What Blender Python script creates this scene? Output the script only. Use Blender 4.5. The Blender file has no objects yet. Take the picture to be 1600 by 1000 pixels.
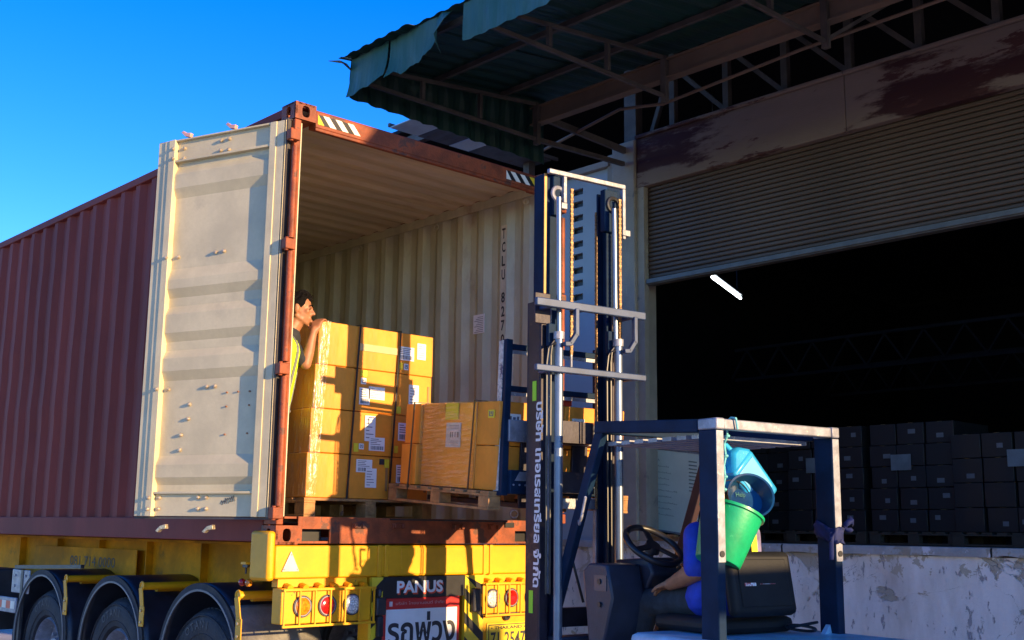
import bpy, bmesh, math, random
from mathutils import Vector, Matrix, noise as mnoise
random.seed(7)
S = bpy.context.scene
COL = S.collection
rad = math.radians
V = Vector

# ------------------------------------------------------------------ camera, sky, sun, exposure
cam_d = bpy.data.cameras.new('camera'); cam = bpy.data.objects.new('camera', cam_d); COL.objects.link(cam)
S.camera = cam
cam_d.sensor_fit = 'HORIZONTAL'; cam_d.sensor_width = 36.0; cam_d.lens = 36.0 * 1801.6 / 1600
cam_d.clip_start = 0.05; cam_d.clip_end = 2000
_yaw, _pitch, _roll = rad(42.89), rad(10.27), rad(.676)
_f = V((math.sin(_yaw)*math.cos(_pitch), math.cos(_yaw)*math.cos(_pitch), math.sin(_pitch)))
_r = V((math.cos(_yaw), -math.sin(_yaw), 0)); _u = _r.cross(_f)
_r2 = _r*math.cos(_roll) + _u*math.sin(_roll); _u2 = -_r*math.sin(_roll) + _u*math.cos(_roll)
mw = Matrix.Identity(4)
for i in range(3):
    mw[i][0] = _r2[i]; mw[i][1] = _u2[i]; mw[i][2] = -_f[i]
mw.translation = V((-3.9, -6.333, 1.57))
cam.matrix_world = mw

SUN = V((.14, -1.0, .18)).normalized()
world = bpy.data.worlds.new('World'); S.world = world; world.use_nodes = True
wn = world.node_tree; wn.nodes.clear()
sky = wn.nodes.new('ShaderNodeTexSky'); sky.sky_type = 'NISHITA'; sky.sun_disc = False
sky.sun_elevation = math.asin(SUN.z); sky.sun_rotation = math.atan2(SUN.x, SUN.y)
sky.air_density = 1.0; sky.dust_density = .1; sky.altitude = 1500; sky.ozone_density = 3.0
hs = wn.nodes.new('ShaderNodeHueSaturation'); hs.inputs['Saturation'].default_value = 1.31
hs.inputs['Hue'].default_value = .525
bg = wn.nodes.new('ShaderNodeBackground'); bg.inputs['Strength'].default_value = .15
wo = wn.nodes.new('ShaderNodeOutputWorld')
wn.links.new(sky.outputs[0], hs.inputs['Color']); wn.links.new(hs.outputs[0], bg.inputs['Color']); wn.links.new(bg.outputs[0], wo.inputs['Surface'])
sl = bpy.data.lights.new('sun', 'SUN'); sl.energy = 3.5; sl.angle = rad(.5); sl.color = (1.0, .68, .34)
so = bpy.data.objects.new('sun', sl); COL.objects.link(so); so.rotation_euler = SUN.to_track_quat('Z', 'Y').to_euler()
S.view_settings.view_transform = 'Standard'; S.view_settings.look = 'None'; S.view_settings.gamma = 1
S.view_settings.use_curve_mapping = False; S.view_settings.exposure = 1.62
S.cycles.max_bounces = 8; S.cycles.transparent_max_bounces = 16

# ------------------------------------------------------------------ materials
MATS = {}
def mat(name, col, rough=.6, metal=0.0, var=.18, vscale=6.0, col2=None, patch=None, pscale=3.0, pthr=.62, psoft=.06,
        patch2=None, p2scale=9.0, p2thr=.66, bump=.0, bscale=60.0, stretch=(1,1,1), coat=0.0, spec=.5, emit=None, estr=0.0,
        trans=0.0, rvar=.0):
    if name in MATS: return MATS[name]
    m = bpy.data.materials.new(name); m.use_nodes = True; nt = m.node_tree; N = nt.nodes; L = nt.links
    b = N['Principled BSDF']
    tc = N.new('ShaderNodeTexCoord'); mp = N.new('ShaderNodeMapping'); mp.inputs['Scale'].default_value = stretch
    L.new(tc.outputs['Object'], mp.inputs['Vector'])
    def nz(scale, detail=6, rough_=.6):
        n = N.new('ShaderNodeTexNoise'); n.inputs['Scale'].default_value = scale; n.inputs['Detail'].default_value = detail
        n.inputs['Roughness'].default_value = rough_; L.new(mp.outputs[0], n.inputs['Vector']); return n
    def mix(fac, a, c):
        x = N.new('ShaderNodeMix'); x.data_type = 'RGBA'
        if isinstance(fac, float): x.inputs[0].default_value = fac
        else: L.new(fac, x.inputs[0])
        for v, s in ((a, 6), (c, 7)):
            if isinstance(v, (tuple, list)): x.inputs[s].default_value = (*v[:3], 1)
            else: L.new(v, x.inputs[s])
        return x.outputs[2]
    def ramp(src, a, c):
        r = N.new('ShaderNodeMapRange'); r.inputs[1].default_value = a; r.inputs[2].default_value = c
        r.interpolation_type = 'SMOOTHSTEP'; L.new(src, r.inputs[0]); return r.outputs[0]
    n1 = nz(vscale)
    c2 = col2 or tuple(x*(1-var*1.6) for x in col)
    c1 = tuple(min(1, x*(1+var*.5)) for x in col) if not col2 else col
    out = mix(ramp(n1.outputs[0], .35, .65), c2, c1)
    fine = nz(vscale*9, 8, .7)
    out = mix(ramp(fine.outputs[0], .3, .75), out, mix(.5, out, tuple(x*(1-var) for x in col)))
    if patch:
        p = nz(pscale, 10, .65); out = mix(ramp(p.outputs[0], pthr, pthr+psoft), out, patch)
    if patch2:
        p = nz(p2scale, 8, .7); out = mix(ramp(p.outputs[0], p2thr, p2thr+.04), out, patch2)
    L.new(out, b.inputs['Base Color'])
    b.inputs['Roughness'].default_value = rough
    if rvar:
        rr = N.new('ShaderNodeMapRange'); rr.inputs[3].default_value = max(.05, rough-rvar); rr.inputs[4].default_value = min(1, rough+rvar)
        L.new(fine.outputs[0], rr.inputs[0]); L.new(rr.outputs[0], b.inputs['Roughness'])
    b.inputs['Metallic'].default_value = metal
    b.inputs['Specular IOR Level'].default_value = spec
    b.inputs['Coat Weight'].default_value = coat
    if coat: b.inputs['Coat Roughness'].default_value = .12
    b.inputs['Transmission Weight'].default_value = trans
    if emit: b.inputs['Emission Color'].default_value = (*emit, 1); b.inputs['Emission Strength'].default_value = estr
    if bump:
        bn = nz(bscale, 6, .6); bp = N.new('ShaderNodeBump'); bp.inputs['Strength'].default_value = bump; bp.inputs['Distance'].default_value = .01
        L.new(bn.outputs[0], bp.inputs['Height']); L.new(bp.outputs[0], b.inputs['Normal'])
        if coat: L.new(bp.outputs[0], b.inputs['Coat Normal'])
    MATS[name] = m; return m

RUST = (.19, .075, .03)
m_maroon = mat('maroon container paint', (.225, .042, .027), .7, spec=.25, var=.16, vscale=1.3, patch=(.18, .028, .016), pscale=2, stretch=(1,1,.35), bump=.15)
m_orust = mat('orange red container paint', (.30, .060, .012), .6, var=.35, vscale=5, patch=(.11, .038, .02), pscale=5, pthr=.545, patch2=(.06, .03, .02), p2scale=18, p2thr=.66, bump=.4, bscale=80)
m_cream = mat('cream door paint', (.57, .49, .29), .5, var=.10, vscale=3, patch=(.42, .36, .22), pscale=2.2, pthr=.60, psoft=.2, patch2=(.30, .20, .12), p2scale=26, p2thr=.80, bump=.12, bscale=40)
m_inner = mat('beige inner wall paint', (.52, .52, .37), .6, var=.14, vscale=4, patch=(.36, .30, .21), pscale=2.5, pthr=.58, psoft=.12, patch2=(.20, .12, .07), p2scale=22, p2thr=.74, stretch=(1,1,.4), bump=.2)
m_ceil = mat('beige container ceiling', (.58, .51, .35), .6, var=.16, vscale=2.5, patch=(.33, .25, .14), pscale=3, pthr=.55, psoft=.2, stretch=(.3,1.5,1), bump=.25, bscale=20)
m_gasket = mat('dark door gasket', (.07, .06, .055), .7)
m_bolt = mat('zinc bolt', (.62, .50, .34), .35, metal=.6, var=.3, vscale=60)
m_wood = mat('pallet wood', (.44, .22, .075), .75, var=.3, vscale=9, stretch=(1, 1, 1), patch=(.24, .14, .07), pscale=5, bump=.5, bscale=50)
m_floor = mat('plywood container floor', (.16, .10, .055), .7, var=.3, vscale=5)
m_card = mat('brown cardboard', (.80, .285, .020), .62, var=.10, vscale=5, coat=.0, bump=.12, bscale=25)
m_cardfilm = mat('cardboard under clear film', (.80, .295, .024), .5, var=.14, vscale=5, coat=.8, bump=.45, bscale=9, stretch=(1, 1, .45))
m_tape = mat('tan packing tape', (.66, .44, .20), .3, var=.1, coat=.5, bump=.2)
m_paper = mat('white paper label', (.80, .79, .76), .6, var=.04)
m_ink = mat('black print', (.03, .03, .035), .6, var=.1)
m_yel_sticker = mat('yellow sticker', (.75, .62, .03), .5, var=.08)
m_blk = mat('black rubber', (.022, .023, .027), .75, var=.35, vscale=8, patch=(.10, .075, .05), pscale=5, pthr=.55, psoft=.2, bump=.3)
m_fender = mat('dark plastic mudguard', (.020, .026, .042), .42, var=.25, bump=.1)
m_trim = mat('grey mudguard rim', (.14, .14, .15), .5)
m_yel = mat('yellow trailer paint', (.78, .36, .002), .5, var=.12, vscale=3, patch=(.50, .30, .02), pscale=5, pthr=.62, psoft=.05, patch2=(.10, .06, .03), p2scale=16, p2thr=.665, bump=.12, rvar=.1)
m_yel_dirty = mat('dirty yellow chassis paint', (.72, .29, .002), .7, spec=.2, var=.3, vscale=2, patch=(.20, .11, .02), pscale=2.5, pthr=.55, psoft=.15, bump=.2)
m_black = mat('black paint', (.018, .018, .02), .4, var=.3)
m_dgrey = mat('dark grey plastic', (.04, .04, .045), .5, var=.3, bump=.1)
m_red = mat('red sign paint', (.50, .02, .02), .4, var=.1)
m_redor = mat('orange red letter edge', (.65, .07, .03), .4, var=.05)
m_white = mat('white sign paint', (.75, .76, .76), .4, var=.05, vscale=9)
m_refl_w = mat('white reflective tape', (.78, .76, .62), .35, var=.08)
m_refl_y = mat('yellow reflective tape', (.75, .55, .03), .35, var=.08)
m_amber = mat('amber lamp lens', (.75, .24, .01), .15, var=.35, vscale=60, coat=.6)
m_redl = mat('red lamp lens', (.60, .015, .01), .15, var=.4, vscale=60, coat=.6)
m_clear = mat('clear lamp lens', (.80, .80, .76), .12, var=.45, vscale=90, coat=.8)
m_navy = mat('navy forklift paint', (.005, .021, .052), .6, var=.2, vscale=7, patch2=(.10, .16, .26), p2scale=13, p2thr=.735, bump=.08, spec=.12)
m_mast = mat('dark mast steel', (.026, .020, .034), .5, metal=.2, var=.3, vscale=5, patch=(.09, .05, .035), pscale=6, pthr=.6, rvar=.12, bump=.1)
m_steel = mat('bare grey steel', (.30, .31, .35), .45, metal=.3, var=.22, vscale=14, patch2=(.62, .58, .48), p2scale=26, p2thr=.62, rvar=.15, bump=.15)
m_chrome = mat('chrome piston rod', (.28, .30, .32), .36, metal=.9, var=.08)
m_cyl = mat('silver cylinder paint', (.17, .21, .28), .35, metal=.6, var=.12)
m_chain = mat('rusty leaf chain', (.34, .20, .09), .5, metal=.5, var=.4, vscale=50)
m_orange = mat('orange rail flange', (.62, .30, .06), .45, var=.2)
m_green_s = mat('lime sticker', (.28, .72, .03), .4, var=.04)
m_dash = mat('black blue plastic', (.028, .034, .055), .45, var=.2, bump=.15)
m_seat = mat('black seat plastic', (.010, .011, .012), .6, spec=.3, var=.2, patch2=(.05, .02, .02), p2scale=9, p2thr=.78, bump=.12)
m_hood = mat('light blue hood paint', (.34, .60, .74), .4, var=.18, vscale=6, patch2=(.5, .6, .7), p2scale=8, p2thr=.68, coat=.2)
m_blue = mat('royal blue paint', (.02, .06, .42), .4, var=.1)
def dock_mat():
    m = bpy.data.materials.new('peeling white plaster'); m.use_nodes = True; nt = m.node_tree; N = nt.nodes; L = nt.links
    b = N['Principled BSDF']; b.inputs['Roughness'].default_value = .9
    tc = N.new('ShaderNodeTexCoord')
    def nz(scale, st=(1,1,1), det=8, ro=.62, dist=0):
        mp = N.new('ShaderNodeMapping'); mp.inputs['Scale'].default_value = st; L.new(tc.outputs['Object'], mp.inputs[0])
        n = N.new('ShaderNodeTexNoise'); n.inputs['Scale'].default_value = scale; n.inputs['Detail'].default_value = det
        n.inputs['Roughness'].default_value = ro; n.inputs['Distortion'].default_value = dist; L.new(mp.outputs[0], n.inputs[0]); return n.outputs[0]
    def mr(src, a, c, x=0., y=1.):
        r = N.new('ShaderNodeMapRange'); r.inputs[1].default_value = a; r.inputs[2].default_value = c; r.inputs[3].default_value = x; r.inputs[4].default_value = y; L.new(src, r.inputs[0]); return r.outputs[0]
    def mth(op, a, c):
        r = N.new('ShaderNodeMath'); r.operation = op; L.new(a, r.inputs[0])
        if isinstance(c, float): r.inputs[1].default_value = c
        else: L.new(c, r.inputs[1])
        return r.outputs[0]
    def mix(f, a, c):
        x = N.new('ShaderNodeMix'); x.data_type = 'RGBA'; L.new(f, x.inputs[0])
        for v, s_ in ((a, 6), (c, 7)):
            if isinstance(v, tuple): x.inputs[s_].default_value = (*v, 1)
            else: L.new(v, x.inputs[s_])
        return x.outputs[2]
    sp = N.new('ShaderNodeSeparateXYZ'); L.new(tc.outputs['Object'], sp.inputs[0])
    hi = mr(sp.outputs[2], .95, 1.40, 0., .11)                     # more bare plaster near the worn top edge
    big = mth('ADD', nz(1.5, (1, 1, 1.3), 10, .6, .6), hi)
    fl = nz(16, (1, 1, .42), 6, .7); fl2 = mth('ADD', fl, mr(nz(1.3), .4, .65, -.04, .07))
    mid = nz(5, (1,1,1), 9, .65, .4); mid2 = mth('ADD', mid, hi)
    white = mix(nz(3), (.76, .745, .70), (.87, .855, .80))
    dirty = mix(mr(nz(2.2, (1,1,.35)), .45, .7), white, (.56, .53, .47))
    c1 = mix(mr(fl2, .635, .645), dirty, (.36, .35, .36))
    c2 = mix(mr(mid2, .655, .665), c1, (.47, .43, .34))
    c3 = mix(mr(big, .635, .642), c2, mix(mid, (.36, .32, .23), (.50, .47, .40)))
    crack = nz(1.1, (1,1,1.2), 12, .55, 1.2)
    cr = mth('MULTIPLY', mr(mth('ABSOLUTE', mth('SUBTRACT', crack, .5), 0.), .0, .0022, 1., 0.), mr(nz(.9), .5, .55))
    c4 = mix(cr, c3, (.09, .075, .06))
    L.new(c4, b.inputs['Base Color'])
    hgt = mth('ADD', mth('MULTIPLY', mr(big, .62, .645, 1., 0.), 1.2), mth('ADD', mth('MULTIPLY', mr(fl2, .62, .645, 1., 0.), .5), mth('ADD', mth('MULTIPLY', mid, .8), mth('MULTIPLY', nz(40), .35))))
    bp = N.new('ShaderNodeBump'); bp.inputs['Strength'].default_value = .9; bp.inputs['Distance'].default_value = .012
    L.new(hgt, bp.inputs['Height']); L.new(bp.outputs[0], b.inputs['Normal']); return m
m_conc = dock_mat()
m_lip = mat('grey concrete edge', (.46, .46, .43), .85, var=.2, vscale=4, patch=(.33, .29, .22), pscale=4, pthr=.52, patch2=(.66,.67,.67), p2scale=5, p2thr=.58, bump=.8, bscale=25)
m_ground = mat('concrete yard', (.50, .475, .43), .9, var=.2, vscale=.8, bump=.4, bscale=30)
m_header = mat('stained concrete beam', (.22, .17, .13), .85, var=.12, vscale=1.4, patch=(.042, .010, .010), pscale=1.1, pthr=.485, psoft=.06, patch2=(.07, .025, .02), p2scale=3.2, p2thr=.57, stretch=(1, .30, 1.3), bump=.25)
m_col = mat('grey painted column', (.34, .31, .24), .8, var=.14, vscale=2, patch=(.20, .19, .16), pscale=3, bump=.3)
m_shut = mat('dull shutter steel', (.095, .062, .040), .55, metal=.15, var=.2, vscale=1.2, patch=(.10, .05, .04), pscale=.8, pthr=.62, psoft=.15, stretch=(1, .3, 3), rvar=.1)
m_shutbar = mat('shutter bottom bar', (.13, .13, .115), .5, metal=.2, var=.15)
m_bluewall = mat('blue grey panel wall', (.36, .45, .49), .6, var=.08, vscale=1)
m_dark = mat('gloom dark interior', (.007, .007, .008), .95, var=.3, vscale=1)  # near black base colour stands in for the unlit hall's gloom
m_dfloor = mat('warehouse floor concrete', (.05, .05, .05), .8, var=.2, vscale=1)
m_roof = mat('green roof sheet', (.006, .045, .036), .55, var=.25, vscale=1.2, patch=(.02, .06, .05), pscale=2, stretch=(.4,1,1), bump=.15)
m_roofw = mat('weathered green fascia sheet', (.014, .095, .065), .6, var=.3, vscale=2.2, col2=(.06, .14, .11), patch=(.03, .09, .08), pscale=3, pthr=.58, stretch=(1,1,.3), bump=.2)
m_steelr = mat('rusty truss steel', (.10, .086, .072), .7, var=.25, vscale=4, patch=(.12, .055, .035), pscale=5, bump=.2)
m_beam = mat('brown gutter beam', (.19, .135, .09), .7, var=.16, vscale=1.5, patch=(.20, .13, .09), pscale=2)
m_greensk = mat('translucent roof panel', (.55, .62, .60), .5, var=.1, vscale=2)
m_skin = mat('skin', (.36, .155, .075), .5, var=.12, vscale=14, spec=.4)
m_hair = mat('black hair', (.006, .005, .005), .8, var=.3, vscale=90, bump=.5, bscale=160, spec=.1)
m_vest = mat('high visibility yellow fabric', (.62, .88, .02), .6, var=.08, vscale=14, bump=.2)
m_vestg = mat('grey reflective strip', (.20, .21, .20), .4, var=.1)
m_tee = mat('dark charcoal fabric', (.022, .024, .028), .85, var=.2, vscale=20, bump=.3)
m_bshirt = mat('blue shirt fabric', (.012, .05, .46), .7, var=.15, vscale=12, bump=.3)
m_gshirt = mat('teal shirt stripe', (.03, .38, .26), .7)
m_yshirt = mat('yellow fabric', (.85, .72, .01), .6, var=.06)
m_purple = mat('purple grey striped cloth', (.22, .19, .33), .8, var=.3, vscale=14)
m_orcloth = mat('orange cloth', (.75, .19, .03), .7, var=.15)
m_bucket = mat('green plastic bucket', (.006, .36, .13), .38, var=.15, vscale=7, patch2=(.10, .60, .24), p2scale=9, p2thr=.62, coat=.2, bump=.1)
m_cyan = mat('light blue plastic can', (.03, .40, .74), .3, var=.18, vscale=7, coat=.4)
m_dblue = mat('dark blue plastic tub', (.008, .05, .12), .3, var=.3, vscale=7, coat=.5)
m_rope = mat('turquoise rope', (.16, .55, .58), .6, var=.2, vscale=60)
m_cloth = mat('navy blue cloth strip', (.003, .012, .09), .75, var=.25, vscale=20)
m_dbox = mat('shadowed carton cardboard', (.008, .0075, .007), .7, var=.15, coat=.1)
m_wb = mat('green grey marker board', (.72, .76, .66), .35, var=.08, vscale=2)
m_brownbox = mat('red brown carton', (.30, .13, .07), .7)
m_lamp = mat('lit fluorescent tube', (.9, .95, .95), .4, emit=(.80, .95, 1.0), estr=5)
m_dwood = mat('gloom dark pallet wood', (.06, .042, .028), .85)  # darker copy of the pallet wood, with the warehouse gloom in its colour
m_tie = mat('grey blue cross tie', (.035, .060, .13), .45, metal=.2, var=.2)
m_strap = mat('black strapping band', (.02, .02, .02), .4)
m_pink = mat('pink primer metal', (.60, .32, .26), .45, var=.2)

# clear stretch film: mostly transparent, wrinkled glossy
def film_mat(name, tint, glossy, scale, stretch):
    m = bpy.data.materials.new(name); m.use_nodes = True; nt = m.node_tree; N = nt.nodes; L = nt.links; N.clear()
    o = N.new('ShaderNodeOutputMaterial'); tr = N.new('ShaderNodeBsdfTransparent'); tr.inputs[0].default_value = (*tint, 1)
    gl = N.new('ShaderNodeBsdfGlossy'); gl.inputs['Roughness'].default_value = .22
    df = N.new('ShaderNodeBsdfDiffuse'); df.inputs[0].default_value = (.75, .70, .58, 1)
    tc = N.new('ShaderNodeTexCoord'); mp = N.new('ShaderNodeMapping'); mp.inputs['Scale'].default_value = stretch
    L.new(tc.outputs['Object'], mp.inputs[0])
    n = N.new('ShaderNodeTexNoise'); n.inputs['Scale'].default_value = scale; n.inputs['Detail'].default_value = 5; L.new(mp.outputs[0], n.inputs[0])
    bp = N.new('ShaderNodeBump'); bp.inputs['Strength'].default_value = .9; bp.inputs['Distance'].default_value = .02
    L.new(n.outputs[0], bp.inputs['Height']); L.new(bp.outputs[0], gl.inputs['Normal']); L.new(bp.outputs[0], df.inputs['Normal'])
    gm = N.new('ShaderNodeMixShader'); gm.inputs[0].default_value = .5; L.new(gl.outputs[0], gm.inputs[1]); L.new(df.outputs[0], gm.inputs[2])
    mr = N.new('ShaderNodeMapRange'); mr.inputs[1].default_value = .42; mr.inputs[2].default_value = .72; mr.inputs[3].default_value = .06; mr.inputs[4].default_value = glossy
    L.new(n.outputs[0], mr.inputs[0])
    mx = N.new('ShaderNodeMixShader'); L.new(mr.outputs[0], mx.inputs[0]); L.new(tr.outputs[0], mx.inputs[1]); L.new(gm.outputs[0], mx.inputs[2])
    L.new(mx.outputs[0], o.inputs[0]); return m
m_film = film_mat('clear stretch film', (.93, .95, .80), .34, 9, (1, .7, 8))
m_film2 = film_mat('crumpled clear film', (.96, .93, .86), .24, 30, (1, 1, .16))

# ------------------------------------------------------------------ mesh helpers
WM = {}          # world matrices of the things
def thing(name, label, cat, loc=(0,0,0), rz=0, group=None):
    o = bpy.data.objects.new(name, None); COL.objects.link(o); o.empty_display_size = .2
    o.location = loc; o.rotation_euler = (0, 0, rz)
    o['label'] = label; o['category'] = cat
    if group: o['group'] = group
    WM[o] = Matrix.Translation(V(loc)) @ Matrix.Rotation(rz, 4, 'Z')
    return o
def tag(o, label=None, cat=None, group=None, kind=None):
    if label: o['label'] = label
    if cat: o['category'] = cat
    if group: o['group'] = group
    if kind: o['kind'] = kind
    return o
def root_of(o):
    while o.parent: o = o.parent
    return o
class MB:
    """collects shapes in world coordinates (or in a frame F) and links them as one mesh object"""
    def __init__(s, F=None): s.v = []; s.f = []; s.F = F
    def add(s, vs, fs):
        n = len(s.v)
        for p in vs:
            p = V(p); s.v.append(s.F @ p if s.F else p)
        s.f += [tuple(i+n for i in f) for f in fs]; return s
    def box(s, x0, x1, y0, y1, z0, z1, M=None):
        vs = [V((x, y, z)) for z in (z0, z1) for y in (y0, y1) for x in (x0, x1)]
        if M: vs = [M @ p for p in vs]
        return s.add(vs, [(0,2,3,1), (4,5,7,6), (0,1,5,4), (1,3,7,5), (3,2,6,7), (2,0,4,6)])
    def tube(s, p0, p1, r0, r1=None, n=10, cap=True):
        p0 = V(p0); p1 = V(p1); r1 = r0 if r1 is None else r1; d = (p1-p0).normalized()
        a = d.orthogonal().normalized(); b = d.cross(a)
        vs = []
        for p, r in ((p0, r0), (p1, r1)):
            for i in range(n):
                t = 2*math.pi*i/n; vs.append(p + (a*math.cos(t)+b*math.sin(t))*r)
        fs = [(i, (i+1) % n, n+(i+1) % n, n+i) for i in range(n)]
        if cap: fs += [tuple(range(n-1, -1, -1)), tuple(range(n, 2*n))]
        return s.add(vs, fs)
    def path(s, pts, r, n=8):
        for a, b in zip(pts[:-1], pts[1:]): s.tube(a, b, r, n=n)
        return s
    def bar(s, p0, p1, w, h, up=(0,0,1)):
        """rectangular bar between two points; w sideways, h along up"""
        p0 = V(p0); p1 = V(p1); d = (p1-p0).normalized(); a = d.cross(V(up)).normalized(); b = a.cross(d)
        vs = [p + a*i*w/2 + b*j*h/2 for p in (p0, p1) for j in (-1, 1) for i in (-1, 1)]
        return s.add(vs, [(0,2,3,1), (4,5,7,6), (0,1,5,4), (1,3,7,5), (3,2,6,7), (2,0,4,6)])
    def prism(s, poly, axis, t):
        """poly: list of 3-D points in a plane, extruded by vector axis*t"""
        a = V(axis)*t; n = len(poly)
        vs = [V(p) for p in poly] + [V(p)+a for p in poly]
        return s.add(vs, [tuple(range(n)), tuple(range(2*n-1, n-1, -1))] + [(i, i+n, (i+1) % n+n, (i+1) % n) for i in range(n)])
    def grid(s, rows, close=False):
        nr = len(rows); nc = len(rows[0]); vs = [p for r in rows for p in r]
        fs = [(i*nc+j, i*nc+(j+1) % nc, (i+1)*nc+(j+1) % nc, (i+1)*nc+j) for i in range(nr-1) for j in range(nc if close else nc-1)]
        return s.add(vs, fs)
    def ring(s, c, normal, R, r, n=32, m=10, a0=0, a1=2*math.pi):
        c = V(c); nn = V(normal).normalized(); a = nn.orthogonal().normalized(); b = nn.cross(a); rows = []
        full = abs(a1-a0-2*math.pi) < 1e-4
        for i in range(n+1):
            t = a0+(a1-a0)*i/n; d = a*math.cos(t)+b*math.sin(t)
            rows.append([c + d*(R+r*math.cos(2*math.pi*j/m)) + nn*r*math.sin(2*math.pi*j/m) for j in range(m)])
        return s.grid(rows, close=True)
    def build(s, name, material, parent=None, bev=0.0, smooth=False, solid=0.0, kind=None, label=None, fix=True):
        me = bpy.data.meshes.new(name)
        vs = s.v
        if parent is not None:
            inv = WM[root_of(parent)].inverted() if root_of(parent) in WM else Matrix.Identity(4)
            vs = [inv @ p for p in vs]
        me.from_pydata([tuple(p) for p in vs], [], s.f)
        if fix:
            bm = bmesh.new(); bm.from_mesh(me); bmesh.ops.recalc_face_normals(bm, faces=bm.faces); bm.to_mesh(me); bm.free()
        me.materials.append(material)
        if smooth:
            me.polygons.foreach_set('use_smooth', [True]*len(me.polygons))
            me.set_sharp_from_angle(angle=rad(40))
        o = bpy.data.objects.new(name, me); COL.objects.link(o)
        if parent is not None: o.parent = parent
        if bev:
            b = o.modifiers.new('bevel', 'BEVEL'); b.width = bev; b.segments = 2; b.limit_method = 'ANGLE'; b.angle_limit = rad(35)
            me.polygons.foreach_set('use_smooth', [True]*len(me.polygons)); me.set_sharp_from_angle(angle=rad(50))
            b.harden_normals = False
        if solid:
            b = o.modifiers.new('solid', 'SOLIDIFY'); b.thickness = solid; b.offset = 0
        if kind: o['kind'] = kind
        if label: o['label'] = label
        return o
def copy_tree(o, parent=None, loc=None, rz=None, label=None):
    c = o.copy(); COL.objects.link(c)
    if parent is not None: c.parent = parent
    if loc is not None: c.location = loc
    if rz is not None: c.rotation_euler = (0, 0, rz)
    if label: c['label'] = label
    for ch in list(o.children): copy_tree(ch, c)
    if o in WM: WM[c] = Matrix.Translation(c.location) @ Matrix.Rotation(c.rotation_euler.z, 4, 'Z')
    return c
THAI = None
def text_geo(body, size, font=None, bold=0.0, extr=0.0, align='LEFT', space=1.0):
    cu = bpy.data.curves.new('t', 'FONT'); cu.body = body; cu.size = size; cu.offset = bold; cu.extrude = extr
    cu.align_x = align; cu.space_character = space; cu.resolution_u = 3
    if font: cu.font = font
    ob = bpy.data.objects.new('t', cu); COL.objects.link(ob)
    dg = bpy.context.evaluated_depsgraph_get(); dg.update()
    me = bpy.data.meshes.new_from_object(ob.evaluated_get(dg))
    vs = [v.co.copy() for v in me.vertices]; fs = [tuple(p.vertices) for p in me.polygons]
    bpy.data.objects.remove(ob); bpy.data.curves.remove(cu); bpy.data.meshes.remove(me)
    return vs, fs
def text_obj(body, name, material, parent, origin, xd, yd, size, fit_w=None, fit_h=None, **k):
    """flat lettering laid on the plane (origin, xd, yd); fit_w / fit_h stretch it to a size in metres"""
    vs, fs = text_geo(body, size, **k)
    if not vs: return None
    x0 = min(v.x for v in vs); x1 = max(v.x for v in vs); y0 = min(v.y for v in vs); y1 = max(v.y for v in vs)
    sx = fit_w/(x1-x0) if fit_w else 1; sy = fit_h/(y1-y0) if fit_h else (sx if fit_w else 1)
    if fit_h and not fit_w: sx = sy
    xd = V(xd).normalized(); yd = V(yd).normalized(); nd = xd.cross(yd)
    mb = MB(); mb.add([V(origin)+xd*(v.x-x0)*sx+yd*(v.y-y0)*sy+nd*v.z for v in vs], fs)
    return mb.build(name, material, parent, fix=False)

# ================================================================== SETTING
tag(MB().add([(-300,-300,0), (300,-300,0), (300,300,0), (-300,300,0)], [(0,1,2,3)]).build('ground', m_ground), kind='structure')
ZB = 1.46        # container underside
# ------------------------------------------------------------------ warehouse
wh = thing('warehouse', 'large dark warehouse with stained concrete beam above a half raised roller shutter', 'warehouse', (5.5, 1.9, 0))
XF = 5.5
# dock wall: subdivided sheet with rough plaster relief, on a solid core
rows = []
for i in range(0, 361):
    y = -12 + 18*i/360; r = []
    for j in range(0, 29):
        z = 1.385*j/28
        d = .012*mnoise.fractal(V((y*2.2, z*2.2, 3)), .8, 2, 5) + (.02 if mnoise.noise(V((y*1.1, z*1.6, 9))) > .12 else 0)
        r.append((XF+.03-d, y, z))
    rows.append(r)
MB().grid(rows).build('dock_wall', m_conc, wh, smooth=True)
# dock edge with chipped concrete pieces
for k in range(9):
    y0 = -12+2*k; mb = MB(); n = 26; rr = []
    for i in range(n+1):
        y = y0+.008+(1.984)*i/n; ch = .02*max(0, mnoise.noise(V((y*5, 0, 1))))
        zb = 1.385 + .03*max(0, mnoise.noise(V((y*3.1, 4, 1)))) if 0 < i < n else 1.385
        rr.append([(XF+.3, y, 1.385), (XF-.028+ch, y, zb), (XF-.03+ch*.4, y, 1.445), (XF-.018, y, 1.462), (XF+.3, y, 1.462)])
    mb.grid(rr); mb.build('dock_edge', m_lip, wh, smooth=True)
tag(MB().box(XF+.05, 24, -12, 8, 1.30, 1.455).build('dock_floor', m_dfloor), kind='structure')
# column, header beam made of cast lengths
MB().box(XF-.06, XF+.30, 1.76, 2.09, 1.462, 5.86).box(XF+.02, XF+.30, 2.09, 2.24, 1.462, 5.80).build('column', m_col, wh, bev=.012)
for k, (a, b) in enumerate(((-.85, 1.757), (-3.7, -.855), (-6.6, -3.705), (-12, -6.605))):
    MB().box(XF-.03, XF+.22, a, b, 5.30, 5.86).box(XF-.06, XF+.25, a, b, 5.86, 5.90).build('concrete_beam', m_header, wh, bev=.01)
MB().box(XF-.02, XF+.05, 1.66, 1.757, 1.462, 5.298).build('shutter_guide', m_col, wh)
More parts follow.
